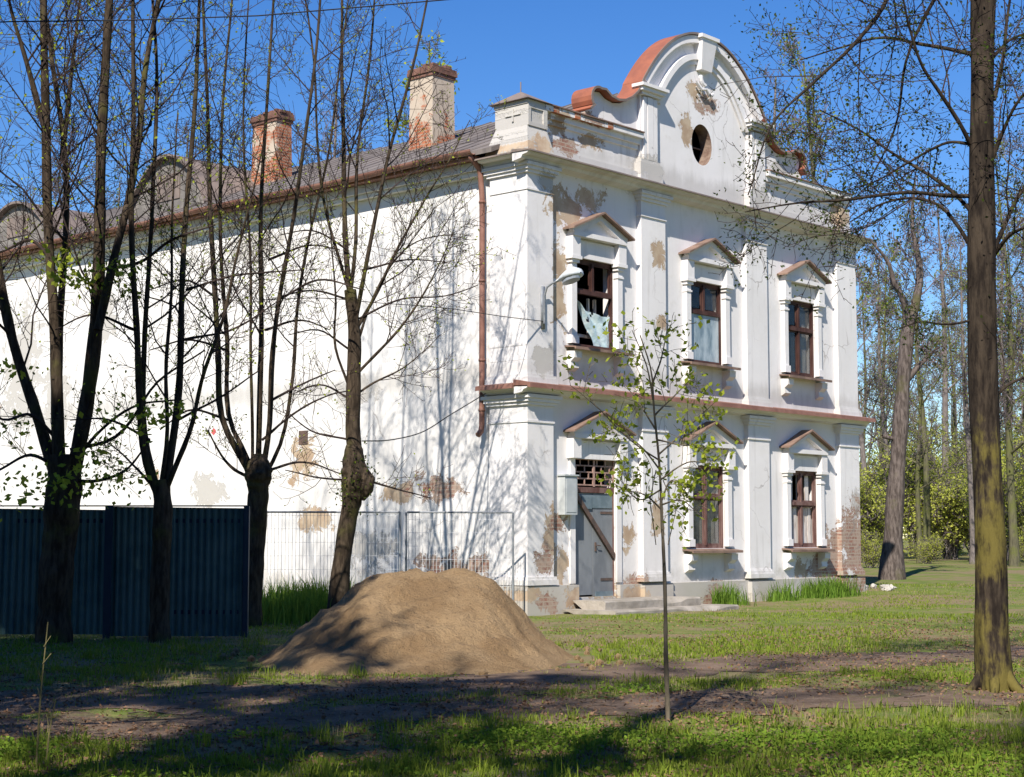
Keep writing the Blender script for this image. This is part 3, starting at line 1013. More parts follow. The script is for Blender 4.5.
# roof, gutter, downpipe
w = MB()
RX, RZ = 6.3, 12.02
ex, ez = -.36, 9.22
w.prism_y([(ex, ez), (RX, RZ), (2 * RX - ex, ez), (2 * RX - ex, ez - .10), (RX, RZ - .10), (ex, ez - .10)], .63, HD + .3)
for k in range(1, 40):
    y = .63 + k * .68
    if y > HD: break
    w.prism_y([(ex + .02, ez + .02), (RX, RZ + .025), (RX, RZ + .0), (ex + .02, ez)], y, y + .03)
roof = w.build('roof', M['roof'], house)
w = MB()
V = []; n = 40
ys = np.linspace(1.06, HD, n)
for i, y in enumerate(ys):
    for k in range(9):
        a = math.pi + math.pi * k / 8
        V.append((-.44 + .095 * math.cos(a) + .012 * math.sin(y * 1.7), y, 9.20 + .095 * math.sin(a) + .02 * math.sin(y * .9) - .004 * i * .2))
w.add(V, [(i * 9 + k, i * 9 + k + 1, (i + 1) * 9 + k + 1, (i + 1) * 9 + k) for i in range(n - 1) for k in range(8)])
w.box(-.34, XS, 1.1, HD, 9.06, 9.12)
w.build('gutter', M['rust'], house)
w = MB(); w.box(-.14, XS + .01, 1.1, HD, 8.88, 9.055); w.box(-.06, XS + .012, 1.1, HD, 8.78, 8.878)
w.build('eaves_moulding', M['side'], house)
w = MB()
py_ = 1.17
w.tube([(-.40, py_, 9.16), (-.38, py_, 9.08), (-.24, py_, 8.98), (-.14, py_, 8.90), (-.10, py_, 8.80), (-.045, py_, 8.3), (-.045, py_, 6), (-.045, py_, 3.72), (-.07, py_, 3.60), (-.16, py_, 3.52)], .058, 10, cap=True)
for z in (8.2, 6.6, 5.0, 4.0): w.tube([(-.045, py_, z), (-.045, py_, z + 0.05)], .070, 10, cap=True)
w.build('downpipe', M['rust'], house, True)

# chimneys
def chimney(x0, x1, y0, y1, ztop, mat):
    w = MB()
    w.frustum((x0 - .03, x1 + .03, y0 - .03, y1 + .03, 10.0), (x0, x1, y0, y1, ztop - .24))
    for k, p in enumerate((.03, .06, .05)):
        w.box(x0 - p, x1 + p, y0 - p, y1 + p, ztop - .24 + k * .08 + .001, ztop - .16 + k * .08, 1)
    for q in range(16):
        xx, yy = rnd.uniform(x0 - .1, x1 - .1), rnd.uniform(y0 - .1, y1 - .1)
        w.box(xx, xx + .2, yy, yy + .12, ztop - .01, ztop + rnd.uniform(.03, .08), 1)
    return w.build('chimney', [mat, M['sooty']], roof)


chimney(3.0, 3.72, 5.6, 6.35, 12.58, M['chimney_near'])
chimney(3.0, 3.5, 11.25, 12.2, 12.45, M['chimney_far'])

# eyebrow dormers on the flank of the roof
def dormer(yc, hw, hgt):
    w = MB()
    x0 = 1.1
    n = 17
    z0 = ez + (x0 - ex) * (RZ - ez) / (RX - ex) - .1
    prof = [(yc + hw * s, z0 + hgt * (math.cos(s * math.pi / 2)) ** .8) for s in np.linspace(-1, 1, n)]
    V = [(x0, y, z) for y, z in prof] + [(x0, y, z0 - .2) for y, z in prof]
    w.add(V, [(i, i + 1, n + i + 1, n + i) for i in range(n - 1)], 0)
    V = [(x0 - .18, y, z + .02) for y, z in prof] + [(4.8, y, z + .02) for y, z in prof] + [(x0 - .18, y, z + .09) for y, z in prof] + [(4.8, y, z + .09) for y, z in prof]
    w.add(V, [(i, n + i, n + i + 1, i + 1) for i in range(n - 1)] + [(2 * n + i, 2 * n + i + 1, 3 * n + i + 1, 3 * n + i) for i in range(n - 1)] + [(i, i + 1, 2 * n + i + 1, 2 * n + i) for i in range(n - 1)], 1)
    d = w.build('dormer', [M['dormerface'], M['greysheet']], roof)
    q = MB(); q.box(x0 - .03, x0 - .004, yc - hw * .28, yc + hw * .28, z0 + hgt * .25, z0 + hgt * .72)
    q.build('window', M['greysheet'], d)
    return d


dormer(13.2, 1.7, 1.45)
dormer(20.3, 1.9, 1.2)
# vent in the flank wall
w = MB(); w.box(XS - .012, XS + .005, 6.55, 6.85, 3.55, 3.86)
w.build('vent', M['iron'], house)
w = MB(); w.box(-.02, YW - .001, .95, .999, 1, 1.001)
# metal box beside the door
w = MB(); w.box(1.06, 1.44, -.06, YW - .002, 1.95, 2.72)
bx = tag(w.build('meter_box', M['box'], None), 'grey metal meter box on the wall beside the door', 'meter box')
bx.location = (HX, HY, 0); bx.rotation_euler = (0, 0, H_ROT)
w = MB(); w.box(1.03, 1.47, -.09, YW - .004, 2.72, 2.75); w.box(1.10, 1.40, -.068, -.061, 2.0, 2.67)
w.build('lid', M['box'], bx)
# stone steps
st = thing('door_steps', 'worn pale stone steps in front of the grey door', 'steps', (HX, HY, 0), H_ROT)
for (x0_, x1_, y0_, z1_) in ((.95, 5.1, -1.45, .11), (1.25, 4.4, -.95, .28)):
    n = 44; V = []
    for i in range(n):
        x = x0_ + (x1_ - x0_) * i / (n - 1)
        ch = max(0, float(noise2(x * 2.7, z1_ * 40, 5)) - .55) * .22; zz_ = z1_ - .03 * float(noise2(x * .9, 2.5 + z1_, 6)); yy_ = y0_ + .05 * float(noise2(x * 1.4, 9 + z1_, 7))
        V += [(x, yy_, -.3), (x, yy_, zz_ - .03 - ch), (x, yy_ + .03 + ch, zz_), (x, -.078, zz_ - .005)]
    w = MB(); w.add(V, [(4 * i + k, 4 * i + 4 + k, 4 * i + 5 + k, 4 * i + 1 + k) for i in range(n - 1) for k in range(3)] + [(3, 2, 1, 0), tuple(range(4 * n - 4, 4 * n))])
    w.build('step', M['stone'], st)

# street lamp on the corner pilaster
lamp = thing('wall_lamp', 'old pale street lamp head on a curved arm at the house corner', 'street lamp', (HX, HY, 0), H_ROT)
w = MB(); w.box(.40, .50, -.03, -.002, 5.60, 6.45)
w.tube([(.45, -.05, 5.7), (.45, -.05, 6.25), (.45, -.12, 6.42), (.47, -.24, 6.49), (.50, -.38, 6.53)], .022, 8)
w.build('arm', M['steel'], lamp, True)
w = MB()
prof = [(0, .05), (.12, .08), (.24, .14), (.48, .22), (.74, .23), (.90, .16), (.96, .03)]
secs = []
for L_, r_ in prof:
    for k in range(12):
        a = 2 * math.pi * k / 12
        zz = math.sin(a) * r_ * (.75 if math.sin(a) > 0 else .30)
        secs.append((.50 + .10 * L_ + math.cos(a) * r_ * .86, -.34 - L_ * .55, 6.52 + L_ * .13 + zz * .88))
w.add(secs, [(i * 12 + k, i * 12 + (k + 1) % 12, (i + 1) * 12 + (k + 1) % 12, (i + 1) * 12 + k) for i in range(6) for k in range(12)] + [tuple(range(12))])
w.build('lamp_head', M['lampshell'], lamp, True)
w = MB()
for k in range(12):
    pass
ring = [(.56 + .15 * math.cos(2 * math.pi * k / 16), -.65 + .19 * math.sin(2 * math.pi * k / 16), 6.545 - .055 * math.sin(2 * math.pi * k / 16)) for k in range(16)]
w.add(ring + [(x, y, z - .05) for x, y, z in ring], [tuple(range(16, 32))] + [(k, (k + 1) % 16, 16 + (k + 1) % 16, 16 + k) for k in range(16)])
w.build('lamp_cover', M['lampglass'], lamp)

# ------------------------------------------------------------------ fences
FZ, FX1 = 25.0, -4.0
fence = thing('sheet_fence', 'dark blue corrugated sheet fence behind the left trees', 'fence', (FX1, FZ, 0))
fx = 0.0
for k in range(5):
    wd = 2.08
    w = MB()
    x1, x0 = fx - .015, fx - wd
    n = int(round((x1 - x0) / .026)); pts = []
    for i in range(n + 1):
        ph = i % 4
        pts.append((x0 + (x1 - x0) * i / n, (.0 if ph in (0, 1) else .03) + .03 * float(noise2(i * .06 + k * 9, .5, 12))))
    zt = 1.95 + (.015, -.01, .022, .0, .012)[k]
    V = [(x, y - .03 * (k % 2), .02 + .03 * (k % 3)) for x, y in pts] + [(x, y + .01 * k, zt - .012 * (x - x0)) for x, y in pts]
    w.add(V, [(i, i + 1, n + 2 + i, n + 1 + i) for i in range(n)])
    w.build('panel', M['fence'], fence)
    w = MB(); w.box(x0 - .06, x0 + .05, -.05, -.005, -.2, zt + .0); w.build('post', M['fencedark'], fence)
    fx -= wd
w = MB(); w.box(-.05, .03, -.04, .06, -.2, 1.97); w.build('post', M['fencedark'], fence)
w = MB(); w.box(fx, 0, .045, .085, 1.72, 1.78); w.box(fx, 0, .045, .085, .35, .41); w.box(fx, 0, -.006, .035, 1.965, 1.985); w.build('rail', M['fencedark'], fence)

MZ = 31.0


def mesh_panel(px0, px1, d0, d1, label):
    a = pix(px0, 537, d0); b = pix(px1, 537, d1)
    L_ = float(np.hypot(b[0] - a[0], b[1] - a[1]))
    zg = float(terrain((a[0] + b[0]) / 2, (a[1] + b[1]) / 2)) * .3
    t = thing('mesh_fence_panel', label, 'mesh fence', (a[0], a[1], zg), math.atan2(b[1] - a[1], b[0] - a[0]), 'wire mesh site fence panels')
    H0, H1 = .08, 1.97 - zg
    w = MB()
    w.tube([(0.02, 0, -.25), (0.02, 0, H1)], .022, 8, cap=True); w.tube([(L_ - .02, 0, -.25), (L_ - .02, 0, H1)], .022, 8, cap=True)
    w.tube([(0.02, 0, H1), (L_ - .02, 0, H1)], .018, 8); w.tube([(0.02, 0, H0), (L_ - .02, 0, H0)], .018, 8)
    w.build('frame', M['steel'], t)
    w = MB()
    n = int(L_ / .065)
    for i in range(1, n): w.tube([(i * L_ / n, 0, H0), (i * L_ / n, 0, H1)], .0042, 3)
    for z in np.arange(H0 + .25, H1 - .05, .25): w.tube([(.02, .004, z), (L_ - .02, .004, z)], .003, 3)
    w.build('wire_mesh', M['wire'], t)


mesh_panel(225, 401, 30.6, 31.0, 'left wire mesh fence panel between the blue fence and the sand heap')
mesh_panel(405, 514, 31.0, 31.2, 'right wire mesh fence panel between the sand heap and the house corner')

# ------------------------------------------------------------------ sand heap
hx_, hy_ = -1.06, 20.9
n = 110
u_, v_ = np.meshgrid(np.linspace(-1.25, 1.25, n), np.linspace(-1.25, 1.25, n))
xx = hx_ + .06 + u_ * 2.0; yy = hy_ + v_ * 2.4
us_ = np.where(u_ > 0, u_ * 1.14, u_)
rad = np.hypot(np.maximum(np.abs(us_ + .02) - .26, 0) / .72, v_)
rad = rad * (1 + .22 * (fbm(u_ * 3 + 5, v_ * 3 + 5, 71, 4) - .5))
prof = np.interp(rad, [0, .12, .30, .55, .80, .95, 1.06, 1.3], [1.00, .98, .84, .50, .20, .07, .0, -.10])
prof += (.24 * (fbm(xx * 1.5, yy * 1.5, 33, 4) - .5) + .17 * (fbm(xx * 5, yy * 5, 35, 4) - .5)) * np.clip(prof * 4, 0, 1)
zz = terrain(xx, yy) + prof * 1.06 - .01
ii = np.arange(n * n).reshape(n, n)
hp = mesh_np('sand_heap', np.stack([xx, yy, zz], -1).reshape(-1, 3), np.stack([ii[:-1, :-1], ii[:-1, 1:], ii[1:, 1:], ii[1:, :-1]], -1).reshape(-1, 4), M['sand'])
hp.data.polygons.foreach_set('use_smooth', [True] * len(hp.data.polygons))
tag(hp, kind='thing')
for k in range(26):
    a_ = rnd.uniform(2.6, 6.9); q_ = rnd.uniform(.85, 1.25)
    x_, y_ = hx_ + math.cos(a_) * 2.1 * q_, hy_ + math.sin(a_) * 2.3 * q_
    bm = bmesh.new(); bmesh.ops.create_icosphere(bm, subdivisions=1, radius=rnd.uniform(.025, .07))
    for v in bm.verts: v.co *= 1 + rnd.uniform(-.25, .25)
    me = bpy.data.meshes.new('sand_clod'); bm.to_mesh(me); bm.free(); me.materials.append(M['sand'])
    o = bpy.data.objects.new('sand_clod', me); COL.objects.link(o); o.location = (x_, y_, float(terrain(x_, y_)) + .02)
    tag(o, 'small clod of sand lying at the foot of the sand heap', 'sand clod', 'clods around the sand heap')
tag(hp, 'heap of brown sand in front of the mesh fence', 'sand heap', kind='thing')

# rubble at the far house corner
for k in range(9):
    c = house_to_world(12.75 + rnd.uniform(0, 1.2), -.2 + rnd.uniform(-.5, .4), 0)
    bm = bmesh.new(); bmesh.ops.create_icosphere(bm, subdivisions=2, radius=1)
    sx, sy, sz = rnd.uniform(.07, .20), rnd.uniform(.07, .15), rnd.uniform(.04, .10)
    for v in bm.verts:
        j = 1 + rnd.uniform(-.25, .25); v.co = Vector((v.co.x * sx * j, v.co.y * sy * j, v.co.z * sz * j))
    me = bpy.data.meshes.new('rubble_stone'); bm.to_mesh(me); bm.free(); me.materials.append(M['plinth'])
    o = bpy.data.objects.new('rubble_stone', me); COL.objects.link(o)
    o.location = (c[0], c[1], float(terrain(c[0], c[1])) + sz * .5); o.rotation_euler = (0, 0, rnd.uniform(0, 6))
    tag(o, 'pale lump of rubble in the grass at the brick corner of the house', 'rubble', 'rubble at the far house corner')


# ------------------------------------------------------------------ trees
class Grow:
    def __init__(self, seed, twig_r=.0045, leaf_every=1, leaves=True, tropism=.35):
        self.r = random.Random(seed); self.wood = MB(); self.twigs = MB(); self.lp = []
        self.twig_r = twig_r; self.leaves = leaves; self.trop = tropism

    def line(self, p, d, L, n, wob, up):
        pts = [np.array(p, float)]; d = np.array(d, float); d /= np.linalg.norm(d)
        for i in range(n):
            d = d + np.array([self.r.gauss(0, wob), self.r.gauss(0, wob), self.r.gauss(0, wob) + up])
            d /= np.linalg.norm(d); pts.append(pts[-1] + d * L / n)
        return np.array(pts)

    def limb(self, pts, r0, r1, kids=12, klen=2.2, t0=.2, sides=8, deep=3, big=True, up=.10, spread=.85, nres=None, flat=0.0):
        """explicit limb; side branches grow from it"""
        P = resample(pts, nres or max(6, int(len(pts) * 4)))
        R = np.linspace(0, 1, len(P)); R = r0 + (r1 - r0) * R
        L_ = float(np.linalg.norm(P[-1] - P[0])); nn_ = len(P)
        wv = np.zeros((nn_, 3))
        for q in (2.3, 4.7, 9.1):
            for c_ in range(3): wv[:, c_] += np.sin(np.linspace(0, q * 2, nn_) + self.r.uniform(0, 6.28)) / q
        P = P + wv * (.010 * L_) * np.sin(np.linspace(0, math.pi, nn_))[:, None] ** .5 * (0 if kids == 0 else 1)
        jit = 1 + np.array([self.r.uniform(-.09, .09) for _ in R])
        (self.wood if big else self.twigs).tube(P, R * jit, sides)
        self.kids(P, R, kids, klen, t0, deep, up, spread, flat)

    def kids(self, P, R, kids, klen, t0, deep, up, spread, flat=0.0):
        if deep <= 0: return
        n = len(P)
        for k in range(kids):
            t = t0 + (1 - t0) * (k + self.r.random()) / kids
            f = t * (n - 1); i = min(int(f), n - 2); p = P[i] + (P[i + 1] - P[i]) * (f - i)
            tan = P[i + 1] - P[i]; tan /= np.linalg.norm(tan) + 1e-9
            a = self.r.gauss(0, 1), self.r.gauss(0, 1), self.r.gauss(0, 1) * (1 - flat)
            a = np.array(a); a -= tan * a.dot(tan); a /= np.linalg.norm(a) + 1e-9
            d = tan * (1 - spread * .55) + a * spread + np.array([0, 0, self.trop * .5])
            L = klen * (1.15 - .6 * t) * self.r.uniform(.6, 1.2)
            nn = 5 if deep > 1 else 3
            Q = self.line(p, d, L, nn, .13, up)
            rb = max(self.twig_r, min(float(R[i]) * .5, L * .0085))
            RR = np.linspace(rb, max(self.twig_r * .8, rb * .35), len(Q))
            self.twigs.tube(Q, RR, 5 if rb > .012 else 3)
            if self.leaves and deep <= 2:
                for q in Q[1:]:
                    self.lp.append(q)
            self.kids(Q, RR, max(3, int(4 + L * 2.6)) if deep > 2 else max(2, int(3 + L * 2.2)), L * .5, .15, deep - 1, up * .6, spread, flat)

    def foliage(self, dens, size, jitter=.04, seed=0):
        if not self.lp: return None
        rs = np.random.RandomState(seed)
        P = np.array(self.lp)
        N = int(len(P) * dens)
        if N < 1: return None
        P = P[rs.randint(0, len(P), N)] + rs.normal(0, jitter, (N, 3))
        return leaf_quads(P, size, rs)


def leaf_quads(P, size, rs, flat=0.0):
    N = len(P)
    a = rs.normal(0, 1, (N, 3)); a[:, 2] *= (1 - flat); a /= np.linalg.norm(a, axis=1, keepdims=True)
    b = rs.normal(0, 1, (N, 3)); b[:, 2] *= (1 - flat); b -= a * (a * b).sum(1, keepdims=True); b /= np.linalg.norm(b, axis=1, keepdims=True)
    s = size * rs.uniform(.6, 1.3, (N, 1))
    V = np.stack([P - a * s * .5, P + b * s * .33, P + a * s * .55, P - b * s * .33], 1).reshape(-1, 3)
    return V, np.arange(4 * N).reshape(N, 4)


def finish_tree(g_, name, label, base, mats, leafmat=None, dens=1.0, size=.05, jitter=.04, group=None, seed=0):
    """empty at the foot of the trunk; parts in its own frame"""
    root = thing(name, label, 'tree', base, 0, group)
    b = np.array(base)
    for mb in (g_.wood, g_.twigs): mb.v = [v - b for v in mb.v]
    if g_.wood.n: g_.wood.build('trunk', mats[0], root, True)
    if g_.twigs.n: g_.twigs.build('crown', mats[1], root, False)
    if leafmat is not None:
        fo = g_.foliage(dens, size, jitter, seed)
        if fo is not None: mesh_np('foliage', fo[0] - b, fo[1], leafmat, root)
    return root


def px_limb(g_, pts, d0, dz, r0, r1, **kw):
    n = len(pts)
    P = [pix(x, y, d0 + dz * (i / (n - 1)) ** 1.1) for i, (x, y) in enumerate(pts)]
    if kw.pop('extend', 0):
        d = P[-1] - P[-2]; d /= np.linalg.norm(d)
        P.append(P[-1] + d * 1.3 + np.array([0, 0, .2])); P.append(P[-1] + d * 1.0)
    g_.limb(P, r0, r1, **kw)


def foot(g_, px, d, r_base, flare=1.5):
    """root flare points list"""
    p = pix(px, 600, d); p[2] = float(terrain(p[0], p[1]))
    return p


def trunk_limb(g_, pts, d, r0, r1, flare=1.35, sides=14):
    p0 = foot(g_, pts[0][0], d, r0)
    P = [p0 + np.array([0, 0, -.25]), p0 + np.array([0, 0, .05])] + [pix(x, y, d) for x, y in pts[1:]]
    Q = resample(P, 26)
    t = np.linspace(0, 1, 26)
    R = (r0 + (r1 - r0) * t) * (1 + (flare - 1) * np.exp(-t * 9)) * (1 + .05 * np.sin(t * 19) + .03 * np.sin(t * 47))
    rough_tube(g_.wood, Q, R, 22)
    return p0


def rough_tube(mb, Q, R, sides=22, amp=.09):
    """trunk with furrows and bulges"""
    Q = resample(Q, max(40, len(Q) * 2)); R = np.interp(np.linspace(0, 1, len(Q)), np.linspace(0, 1, len(R)), R)
    mb.tube(Q, R, sides)
    V = mb.v[-1].reshape(len(Q), sides, 3)
    k = np.arange(sides)[None, :] * np.ones((len(Q), 1)); zq = np.arange(len(Q))[:, None] * np.ones((1, sides))
    nz = (noise2(k * .9, zq * .16, 3) + noise2(k * .35 + 7, zq * .33, 4) - 1) * (np.minimum(k, sides - k) > 0)
    mb.v[-1] = (Q[:, None, :] + (V - Q[:, None, :]) * (1 + amp * nz[..., None] * 1.6)).reshape(-1, 3)


def burl(mb, pts, radii):
    P = resample(pts, 16); R = np.interp(np.linspace(0, 1, 16), np.linspace(0, 1, len(radii)), radii)
    rough_tube(mb, P, R, 20, .16)


# --- first tree from the left: thick dark trunk dividing at the fence top
T = Grow(21)
b = trunk_limb(T, [(54, 640), (58, 560), (64, 490), (64, 455)], 24.0, .225, .25)
kw = dict(kids=22, klen=2.2, extend=1)
px_limb(T, [(62, 500), (40, 425), (15, 350), (-2, 270), (-22, 150), (-40, 40)], 24, .6, 0.096, 0.020, **kw)
px_limb(T, [(60, 480), (57, 400), (54, 300), (50, 180), (46, 60), (43, -60)], 24, -.4, 0.096, 0.029, **kw)
px_limb(T, [(60, 420), (62, 320), (64, 230), (61, 140), (50, 60), (38, -30)], 24, .9, 0.059, 0.017, **kw)
px_limb(T, [(70, 490), (84, 410), (95, 330), (103, 240), (106, 140), (112, 20), (116, -70)], 24, -.8, 0.119, 0.027, **kw)
px_limb(T, [(98, 330), (112, 265), (126, 205), (133, 160), (142, 90), (160, 0)], 23.4, .8, 0.071, 0.015, **kw)
px_limb(T, [(45, 130), (28, 70), (12, 10), (0, -40)], 23.8, -.7, 0.049, 0.015, kids=8, klen=1.8)
px_limb(T, [(62, 160), (70, 90), (76, 30), (84, -40)], 24.4, .7, 0.045, 0.015, kids=8, klen=1.8)
for pts in ([(60, 470), (30, 455), (0, 470), (-30, 480)], [(68, 470), (100, 430), (140, 405), (175, 400)], [(58, 440), (30, 415), (5, 420), (-25, 400)], [(66, 480), (100, 480), (125, 470), (150, 440)],
            [(70, 450), (110, 440), (160, 380), (205, 350)], [(52, 260), (30, 240), (5, 250), (-20, 260)], [(100, 270), (140, 262), (170, 240), (215, 225)]):
    px_limb(T, pts, 24, rnd.uniform(-1.2, .6), .03, .012, kids=8, klen=.9, deep=2, big=False)
base1 = b
root1 = finish_tree(T, 'bare_tree', 'thick dark tree at the far left whose trunk splits low into four stems', b, (M['bark_brown'], M['twig']), M['leaf_young'], .16, .055, .07, seed=1)
rs = np.random.RandomState(15)
LP = []
for px, py, n_, sx in ((60, 258, 40, .22), (70, 275, 30, .2), (105, 282, 45, .3), (125, 270, 25, .2), (45, 488, 45, .35), (75, 478, 45, .3), (20, 495, 25, .3), (130, 420, 35, .3), (145, 415, 25, .25), (10, 430, 20, .25), (180, 410, 18, .2), (90, 455, 25, .25), (5, 370, 18, .2), (110, 490, 25, .3)):
    c = pix(px, py, 23.7 + rs.uniform(-.6, .5))
    LP.append(c + rs.normal(0, 1, (n_ * 2, 3)) * np.array([sx, .3, sx * .45]))
V, F = leaf_quads(np.concatenate(LP) - b, .10, rs)
mesh_np('leaf_sprays', V, F, M['leaf_young'], root1)['kind'] = 'stuff'

# --- second tree: slender, standing before the middle of the blue fence
T = Grow(22)
b = trunk_limb(T, [(160, 640), (161, 560), (163, 510), (160, 480)], 23.9, .14, .13)
kw = dict(kids=15, klen=1.8, extend=1)
px_limb(T, [(160, 500), (146, 465), (138, 410), (133, 330), (130, 230), (132, 120), (133, 0)], 23.9, -.5, 0.057, 0.015, **kw)
px_limb(T, [(163, 500), (171, 455), (179, 400), (184, 310), (189, 230), (193, 140), (197, 20)], 23.9, .6, 0.059, 0.015, **kw)
px_limb(T, [(158, 490), (147, 440), (146, 360), (147, 280), (149, 190), (153, 80), (150, -20)], 23.9, .5, 0.044, 0.014, **kw)
px_limb(T, [(164, 495), (175, 470), (192, 430), (204, 380), (222, 320), (238, 250), (262, 150)], 23.9, -.6, 0.041, 0.010, kids=12, klen=1.5)
px_limb(T, [(160, 495), (166, 440), (165, 380), (170, 300), (172, 210), (178, 110)], 23.9, -.2, 0.037, 0.010, kids=10, klen=1.5)
px_limb(T, [(156, 490), (138, 470), (118, 450), (104, 440)], 23.9, -.4, 0.025, 0.006, kids=6, klen=.9, big=False)
for pts in ([(150, 440), (110, 420), (70, 420)], [(178, 420), (215, 400), (260, 370)], [(183, 340), (230, 330), (280, 300)], [(135, 330), (90, 315), (55, 330)], [(186, 290), (240, 275), (300, 270)]):
    px_limb(T, pts, 23.9, rnd.uniform(-.8, .8), .022, .009, kids=7, klen=.8, deep=2, big=False)
finish_tree(T, 'bare_tree', 'slender dark tree in front of the middle of the blue fence', b, (M['bark_brown'], M['twig']), M['leaf_young'], .20, .05, .06, seed=2)

# --- third tree: pollard head just past the end of the blue fence
T = Grow(23)
b = trunk_limb(T, [(252, 628), (255, 560), (258, 500), (259, 468)], 27.5, .145, .17)
burl(T.wood, [pix(258, 496, 27.5), pix(258, 484, 27.5), pix(259, 470, 27.5), pix(259, 460, 27.5), pix(259, 454, 27.5)], [.15, .18, .23, .20, .08])
kw = dict(kids=14, klen=1.9, extend=1)
px_limb(T, [(254, 480), (240, 455), (224, 425), (216, 350), (211, 260), (206, 150), (203, 20)], 27.5, -.5, 0.059, 0.014, **kw)
px_limb(T, [(255, 478), (246, 455), (232, 425), (229, 330), (224, 230), (222, 110), (230, 0)], 27.5, .8, 0.044, 0.012, **kw)
px_limb(T, [(258, 475), (260, 430), (262, 350), (262, 260), (266, 150), (272, 30)], 27.5, .3, 0.051, 0.014, **kw)
px_limb(T, [(262, 475), (269, 430), (273, 360), (280, 290), (292, 210), (305, 120), (318, 10)], 27.5, -.5, 0.051, 0.012, **kw)
px_limb(T, [(264, 478), (278, 450), (290, 390), (297, 310), (310, 230), (330, 140), (345, 40)], 27.5, .6, 0.035, 0.009, **kw)
px_limb(T, [(252, 480), (252, 430), (249, 340), (250, 250), (246, 140), (250, 40)], 27.5, -.8, 0.029, 0.009, **kw)
px_limb(T, [(250, 478), (235, 470), (218, 450), (208, 430)], 27.5, .2, 0.033, 0.010, kids=6, klen=1.0)
for pts in ([(262, 440), (300, 410), (330, 395), (352, 390)], [(272, 400), (310, 380), (335, 370)], [(265, 330), (300, 320), (330, 330)], [(226, 350), (190, 340), (150, 350)], [(220, 300), (185, 280), (150, 290)],
            [(270, 470), (300, 462), (345, 475)], [(278, 300), (320, 280), (365, 290)], [(268, 260), (310, 245), (340, 250)], [(228, 420), (190, 410), (160, 430)]):
    px_limb(T, pts, 27.5, rnd.uniform(-1, 1), .024, .009, kids=8, klen=.9, deep=2, big=False)
finish_tree(T, 'bare_tree', 'pollarded tree with a swollen head at the right end of the blue fence', b, (M['bark_brown'], M['twig']), M['leaf_young'], .20, .045, .05, seed=3)

# --- fourth tree: behind the sand heap, with a leafy burl on its trunk
T = Grow(24)
b = trunk_limb(T, [(338, 600), (342, 560), (350, 510), (356, 470), (353, 430), (354, 380), (354, 330), (350, 290)], 28.0, .165, .10)
px0 = pix(355, 480, 28)
burl(T.wood, [pix(350, 515, 28), pix(352, 500, 28), pix(354, 485, 28), pix(355, 470, 28), pix(354, 455, 28), pix(354, 445, 28)], [.13, .17, .20, .22, .18, .12])
burl(T.wood, [pix(363, 500, 27.9), pix(367, 490, 27.85), pix(368, 478, 27.85), pix(364, 468, 27.9)], [.03, .10, .11, .03])
kw = dict(kids=12, klen=1.9, extend=1)
px_limb(T, [(352, 310), (347, 260), (345, 200), (343, 120), (340, 20)], 28, .5, 0.051, 0.014, **kw)
px_limb(T, [(354, 330), (363, 285), (374, 230), (388, 170), (405, 100), (420, 30)], 28, -.6, 0.041, 0.010, **kw)
px_limb(T, [(350, 300), (356, 250), (358, 180), (366, 100), (372, 10)], 28, .9, 0.035, 0.010, **kw)
px_limb(T, [(356, 375), (385, 345), (410, 315), (432, 280), (446, 250), (457, 220)], 28, -.4, 0.029, 0.006, kids=14, klen=1.6)
px_limb(T, [(356, 395), (375, 382), (400, 370), (425, 350), (440, 335)], 28, .5, 0.021, 0.005, kids=10, klen=1.2)
px_limb(T, [(352, 300), (340, 262), (328, 220), (318, 150), (312, 60), (300, -20)], 28, .2, 0.029, 0.008, **kw)
px_limb(T, [(350, 390), (337, 350), (336, 300), (330, 240), (325, 180)], 28, -.7, 0.025, 0.006, kids=10, klen=1.3)
px_limb(T, [(356, 330), (378, 290), (400, 240), (425, 200), (450, 160), (470, 120)], 28, .8, 0.033, 0.007, kids=14, klen=1.7)
px_limb(T, [(357, 345), (368, 310), (385, 275), (420, 240), (450, 235), (470, 240)], 28, .3, 0.025, 0.005, kids=12, klen=1.3)
for pts in ([(356, 320), (400, 300), (450, 295), (478, 285)], [(352, 400), (320, 385), (290, 395)], [(350, 440), (310, 430), (285, 410)], [(350, 480), (320, 478), (285, 470)], [(350, 300), (310, 290), (270, 300)],
            [(366, 480), (400, 490), (430, 498)], [(348, 250), (310, 230), (280, 235)], [(362, 270), (410, 260), (445, 262)], [(350, 350), (318, 330), (288, 335)]):
    px_limb(T, pts, 28, rnd.uniform(-.9, .9), .02, .008, kids=8, klen=.9, deep=2, big=False)
rs = np.random.RandomState(5)
root4 = finish_tree(T, 'bare_tree', 'bare tree with a knobbly leafy burl on its trunk behind the sand heap', b, (M['bark_brown'], M['twig']), M['leaf_young'], .16, .042, .05, seed=4)
Pb = np.array([px0 + np.array([rs.normal(.03, .17), rs.normal(-.05, .18), rs.normal(0, .24)]) for _ in range(520)])
V, F = leaf_quads(Pb - b, .05, rs)
mesh_np('sprouts', V, F, M['leaf_dark'], root4)['kind'] = 'stuff'

